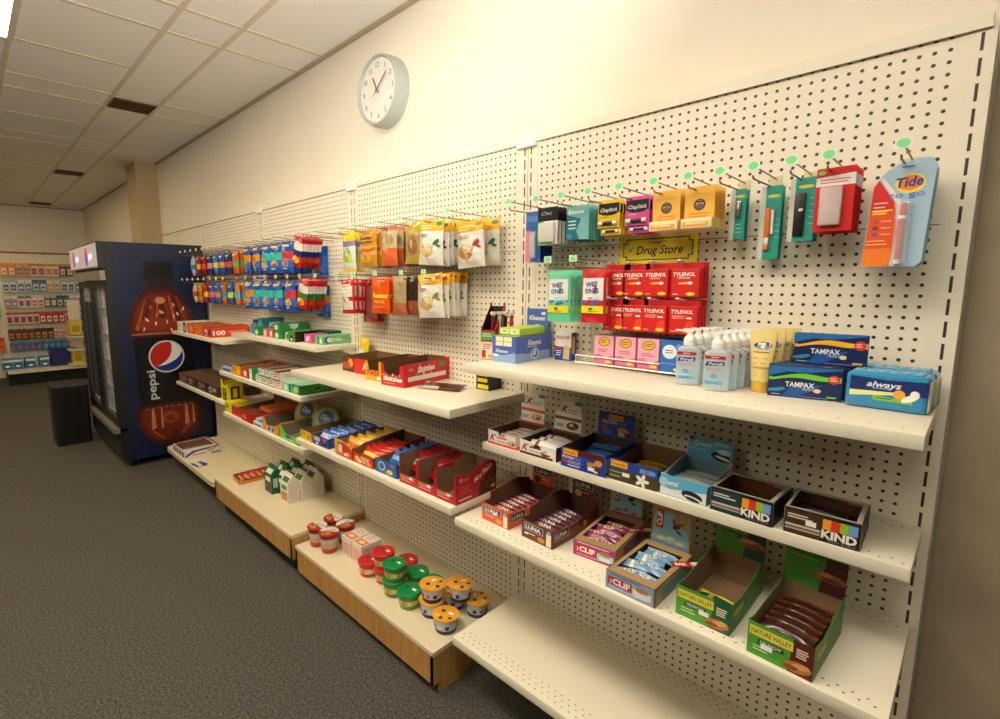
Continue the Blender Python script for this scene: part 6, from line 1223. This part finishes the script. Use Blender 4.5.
ctn('flat red candy box at the back of the second shelf', -141, 4.2, H_, 12, 3.6, 2.0, 'C0262A'); ctn('flat maroon candy box at the back of the second shelf', -124, 4.2, H_, 13, 3.6, 2.2, '5E1F22', lambda f: f.lines(2, 10, 1.4, 1, .3, mat('D8B0A0'), .2))
# third shelf
ctn('small bright yellow candy box at the left end of the third shelf', -143.4, 13.3, I_, 4.4, 5, 2.9, 'E2D61E', lambda f: f.lines(.4, 3.8, 1.8, 2, .5, mat('3A8A3A'), .3))
tray('candy_box', 'large red-rimmed open candy box with empty cardboard inside', -138.6, 13.2, I_, 0, 7.2, 12, 'C8242A', 2.6, 2.5, 3.8, inner=mat('7A5A3C', .85), side=[(0, 2.6), (.1, 1.6), (1, 2.4)], cat='candy box')
tray('candy_box', 'red open candy box with white label strip, third shelf', -130.8, 13.6, I_, 0, 6.8, 12.4, 'C9241E', 2.4, 2.4, 2.4, inner=mat('A8582A', .7), front=lambda f: (f.rect(0, 0, 6.8, 2.4, 'B8201C'), f.ell(2, 1.2, 1.2, .7, mat('D98A2A', .4))), right=lambda f: f.rect(1, .5, 7, 1.7, 'E8DCD0'), cat='candy box')
ctn('flat orange candy box resting across the red open box', -128.5, 9.6, I_+2.45, 5.8, 8.6, .9, 'D9702A', None, None, lambda f: f.rect(.3, .4, 5.5, 8.2, 'C8622A'))
ctn('small white and blue candy box at the shelf edge', -123.4, 13.5, I_, 4.8, 6, 1.2, 'DCE4EA', lambda f: f.rect(.4, .2, 4.2, .7, '2A7AB0'), None, lambda f: f.rect(.5, .5, 4.2, 3, '2A7AB0'))
tray('candy_box', 'orange cut-out candy tray with blue labels on the third shelf', -118.0, 13.4, I_, 0, 8.8, 11, 'E49A2A', 3.2, 3.2, 3.4, inner=mat('7A6A58', .85), front_out=[(0, 0), (8.8, 0), (8.8, 2.4), (7.6, 2.6), (6.6, 2.0), (2.2, 1.6), (1.2, 3.1), (0, 3.3)], front=lambda f: (f.rect(2.0, .3, 6.6, 1.4, 'D8D4C8'), f.ell(3.4, .9, .9, .5, mat('2A5AA8', .4)), f.ell(5.6, .9, .8, .5, mat('3A6AB0', .4))), cat='candy box')
tray('candy_box', 'lime green cut-out candy tray at the right end of the third shelf', -108.6, 13.4, I_, 0, 9.0, 11, '7AC83A', 3.0, 3.0, 3.2, inner=mat('7E7666', .85), front_out=[(0, 0), (9, 0), (9, 2.2), (7.4, 1.4), (2.4, 1.6), (1.0, 2.8), (0, 3.0)], front=lambda f: (f.ell(4, .8, 1.5, .6, mat('2A5AA8', .4)), f.lines(2, 7, .4, 1, .3, mat('E8F0D8'), .2)), cat='candy box')
for x, d, c, c2, lab in ((-112.6, 4.6, 'DDA23A', '23508E', 'oval tray pack with golden rim and blue label, left of two'), (-102.6, 5.0, '8CC858', '2A7AC0', 'oval tray pack with lime rim and blue label, right of two')):
    r = thing('snack_tray_pack', lab+', leaning on the pegboard', 'snack tray', x, d, I_, 0); b = MB(); b.M = Matrix.Translation((0, 0, 3.6))@Matrix.Rotation(math.radians(62), 4, 'X')
    b.lathe([(3.9, -1.2), (4.6, -.3), (5.0, 0), (5.0, .12)], mat(c, .35), 32, sx=1.1, sy=.68); b.build('plastic_tray', r, True)
    b = MB(); b.M = Matrix.Translation((0, 0, 3.6))@Matrix.Rotation(math.radians(62), 4, 'X'); f = Fr(b, (0, 0, .14), (1, 0, 0), (0, 1, 0), (0, 0, 1)); f.ell(0, 0, 4.7, 2.8, mat('C9B68A' if c[0] == 'D' else 'C8CDA0', .4), n=30); f.ell(.2, .5, 3.3, 1.9, mat(c2, .35), n=26); f.text('Dips', -2.1, .1, 1.2, mat('DDE6F0', .4), w=4.0, bold=1.5, slant=.2); f.ell(0, -1.6, 1.5, .5, mat('D9A24A', .4)); b.build('film_lid', r)
# oak base of unit 3
r = tray('cookie_box', 'low orange open carton with red packets on the left oak base', -135.2, 15.4, B3_, -4, 5.6, 9, 'D98A2A', 1.3, 1.3, 1.5, inner=mat('8A5A34', .85), front=lambda f: f.lines(.5, 4.5, .9, 1, .3, mat('A8441A'), .25), right=lambda f: f.lines(1, 7.5, .9, 1, .3, mat('7A3A1A'), .35))
cookies('red packet in the low orange carton, # from the front', 'red packets in the orange carton', -135.2, 15.4, B3_, -4, 5.6, 5, 1.4, 7.8, 1.05, 'B8281E', 'E0A080', h=1.8, t=.7)
def gable(nm, c, pc, x, d, lab, grp):
    r = thing('popcorn_carton', lab, 'carton', x, d, B3_, 0, grp); w, l, h = 4.1, 2.95, 4.9; b = MB()
    m_ = mat(c, .4); b.box(0, w, 0, l, .01, h, m_)
    for q in ([(0, 0, h), (w, 0, h), (w, l/2-.12, h+1.6), (0, l/2-.12, h+1.6)], [(w, l, h), (0, l, h), (0, l/2+.12, h+1.6), (w, l/2+.12, h+1.6)], [(w, 0, h), (w, l, h), (w-.15, l/2+.12, h+1.6), (w-.15, l/2-.12, h+1.6)], [(0, l, h), (0, 0, h), (.15, l/2-.12, h+1.6), (.15, l/2+.12, h+1.6)]): b.face(q, m_)
    b.box(0, w, l/2-.12, l/2+.12, h+1.55, h+2.1, m_)
    f = Fr(b, (0, 0, 0), (1, 0, 0), (0, 0, 1), (0, -1, 0)); f.rect(.5, .5, w-.5, 2.6, mat(pc, .4)); f.rect(.7, 3.1, w-.7, 4.2, mat('E8E8DC' if c[0] != 'E' else '3A7A4A', .4)); f.ell(w/2, 1.4, .9, .6, mat('C88A4A' if c[0] == 'E' else '3A2418', .4))
    f = Fr(b, (w, 0, 0), (0, 1, 0), (0, 0, 1), (1, 0, 0)); f.lines(.4, 2.5, 3.6, 6, .5, mat('C9C0AE' if c[0] == 'E' else 'B8C8B0', .4), .14) if c[0] == 'E' else f.rect(.4, 1.6, 2.4, 4.0, mat('B8C4A8', .4))
    s_, u_ = Vector((0, l/2-.12, 1.6)).normalized(), None; f = Fr(b, (0, 0, h), (1, 0, 0), s_, Vector((0, -1.6, l/2-.12))); f.rect(.6, .25, w-.6, 1.5, mat('DADFCB' if c[0] != 'E' else '2E6A4A', .4))
    b.build('carton_body', r); return r
k = 0
gp = gable('', '17603A', '3A2A1E', -121.8, 12.2, 'dark green gable-top carton on the oak base, left row, foremost', 'dark green gable cartons')
for (x, nm) in ((-121.8, 'left row'), (-117.6, 'right row')):
    for j in range(3):
        d = 12.2-j*3.1
        if x > -120 : d -= 1.6
        if j == 0 and x < -120: continue
        dup(gp, f'dark green gable-top carton on the oak base, {nm}, {["foremost","second","rearmost"][j]}', x, d, B3_)
gw = gable('', 'E4DECC', 'B8743E', -113.6, 11.8, 'white gable-top carton on the oak base, foremost of three', 'white gable cartons')
for j in (1, 2): dup(gw, f'white gable-top carton on the oak base, {["","second","rearmost"][j]} of three', -113.2+.3*j, 11.8-3.05*j, B3_)
# ================================================================== UNIT 4
def cj(f, t, c): f.text(t, .6, .8, 1.2, mat(c, .4), w=3.2, bold=1.8)
tray('candy_box', 'white open candy box with dark print at the left end of the top shelf', -188.5, 11.6, J_, 0, 9.6, 9, 'E2DCD0', 3.3, 3.3, 3.3, inner=mat('D8CFC0', .8), front=lambda f: (f.rect(6.2, 0, 9, 3.3, '3A2418'), f.ell(7.4, 1.4, .7, .8, mat('E8D8C8', .4)), f.lines(.6, 4, 2.2, 2, .6, mat('A8A4A0'), .3)), cat='candy box')
tray('candy_box', 'orange open candy box, left of two on the top shelf near the cooler', -177.8, 11.6, J_, 0, 5.8, 9, 'E8601C', 3.4, 3.3, 3.3, inner=mat('A8683A', .85), front=lambda f: f.ell(4, 1.6, 1.4, 1, mat('F0A02A', .4)), cat='candy box')
tray('candy_box', 'orange open candy box, right of two on the top shelf near the cooler', -171.0, 11.6, J_, 0, 8.2, 9, 'E2661E', 3.1, 3.0, 3.2, inner=mat('A8683A', .85), front=lambda f: (f.rect(1, .7, 4, 2.4, 'D9A22A'), f.lines(1.2, 3.6, 1.8, 2, .6, mat('A8441A'), .3)), cat='candy box')
tray('candy_box', 'red-orange open candy box marked 100 on the top shelf', -161.6, 11.8, J_, 0, 6.2, 11.2, 'DB3A1C', 2.9, 2.9, 3.2, inner=mat('A8583A', .85), front=lambda f: (f.ell(2.0, 1.4, 1.2, .9, mat('E8E2DC', .4)), f.ell(2.0, 1.2, .8, .5, mat('2A3A7A', .4)), f.ell(4.6, 1.4, .8, 1.0, mat('2A3A7A', .4))), right=lambda f: (f.text('100', .6, .7, 1.3, white, w=3.6, bold=2), f.lines(5, 10.5, 1.4, 1, .3, mat('F0B090'), .3)), cat='candy box')
for i, (x, w_, c) in enumerate(((-190.6, 9.0, '6A4632'), (-181.2, 8.8, '3E2418'), (-172.0, 9.6, '3A2016'), (-162.0, 9.4, '4A2E22'))):
    tray('candy_box', 'dark brown open candy box, '+ORD[i+1]+' from the left on the shelf above the rounded one', x, 11.8, K_, 0, w_, 10, c, 3.1, 3.0, 3.4, inner=mat('7A5A40', .85), front=lambda f, i=i: (f.ell(3, 1.6, 1.4, .9, mat(['8A8478', 'C9B8A0', 'A8988A', 'C8BCC8'][i], .4)), f.ell(3, 1.5, .9, .5, mat('2A1610', .4)), f.lines(5, 8, 2, 2, .6, mat(['A8A090', 'C8502A', 'B8A890', 'D8D0D8'][i]), .3)), cat='candy box')
ctn('dark candy bars row at the back of the shelf above the rounded one', -158, 5, K_, 9, 4, 2.8, '3A2A20', lambda f: f.lines(1, 8, 2, 2, .6, mat('A89A80'), .3))
tray('candy_box', 'tall bright yellow box with purple letters at the shelf end', -149.2, 12.0, K_, 0, 4.8, 4.4, 'EBDD1C', 5.6, 5.6, 5.6, inner=mat('B8A82A', .7), front_out=[(0, 0), (4.8, 0), (4.8, 4.9), (4.0, 5.3), (3.4, 4.6), (1.4, 4.8), (.5, 6.3), (-.2, 6.2)], front=lambda f: (f.rect(1.0, .5, 3.8, 3.9, '4A1A3A'), f.text('T', 1.7, 2.2, 1.2, mat('EBDD1C'), bold=2), f.lines(1.4, 3.2, 1.2, 1, .3, mat('EBDD1C'), .3)), right=lambda f: (f.poly([(.8, .6), (3.4, .6), (3.4, 4.4), (.8, 4.4)], mat('5A1A2A', .4)), f.rect(1.5, 1.2, 2.7, 3.8, 'EBDD1C')), cat='candy box')
tray('snack_cake_box', 'white and blue open snack cake box with red script on the rounded shelf', -183.5, 17.2, L_, 0, 12.5, 10.6, 'D9D6DC', 2.2, 2.7, 2.8, inner=mat('7E5A3C', .85), front=lambda f: (f.rect(0, 0, 12.5, 2.2, 'C8C4D0'), [f.rect(.8+i*3, .2, 2.4+i*3, 1.9, ['2A3A8A', 'A83A3A', '2A3A8A', '3A2A5A'][i]) for i in range(4)]),
     right=lambda f: (f.rect(0, 0, 10.6, 2.7, 'E0DAD8'), f.poly([(.2, 1.0), (2.5, 2.2), (10.5, 2.6), (10.5, 2.1), (3, 1.6), (.2, .2)], mat('24409A', .4)), f.text('Hostess', 2.2, .5, .8, mat('C8322A', .4), w=4.4, bold=1, slant=.25), f.ell(8.2, 1.6, 1.5, .6, mat('DDA23A', .4), .15), f.rect(8.0, 0, 10.6, .7, '6A9AC8')), lside=[(0, 2.2), (1, 2.8)], topframe=(.4, .3, 3.2, .5), rim=mat('D8CFCF', .45))
b = MB(); f = b.pillow(5, 3.2, .5, lambda u, v: '2A4A9A' if (v < .25 or (u > .3 and v > .5)) else 'D8DCE4', 7, 6, z0=-1.6, seed=2); o = b.build('snack_packet', None, True); put(o, -162.6, 15.6, L_+.3, 8, -86); tag(o, 'single blue and white snack cake packet lying on the rounded shelf', 'snack packet')
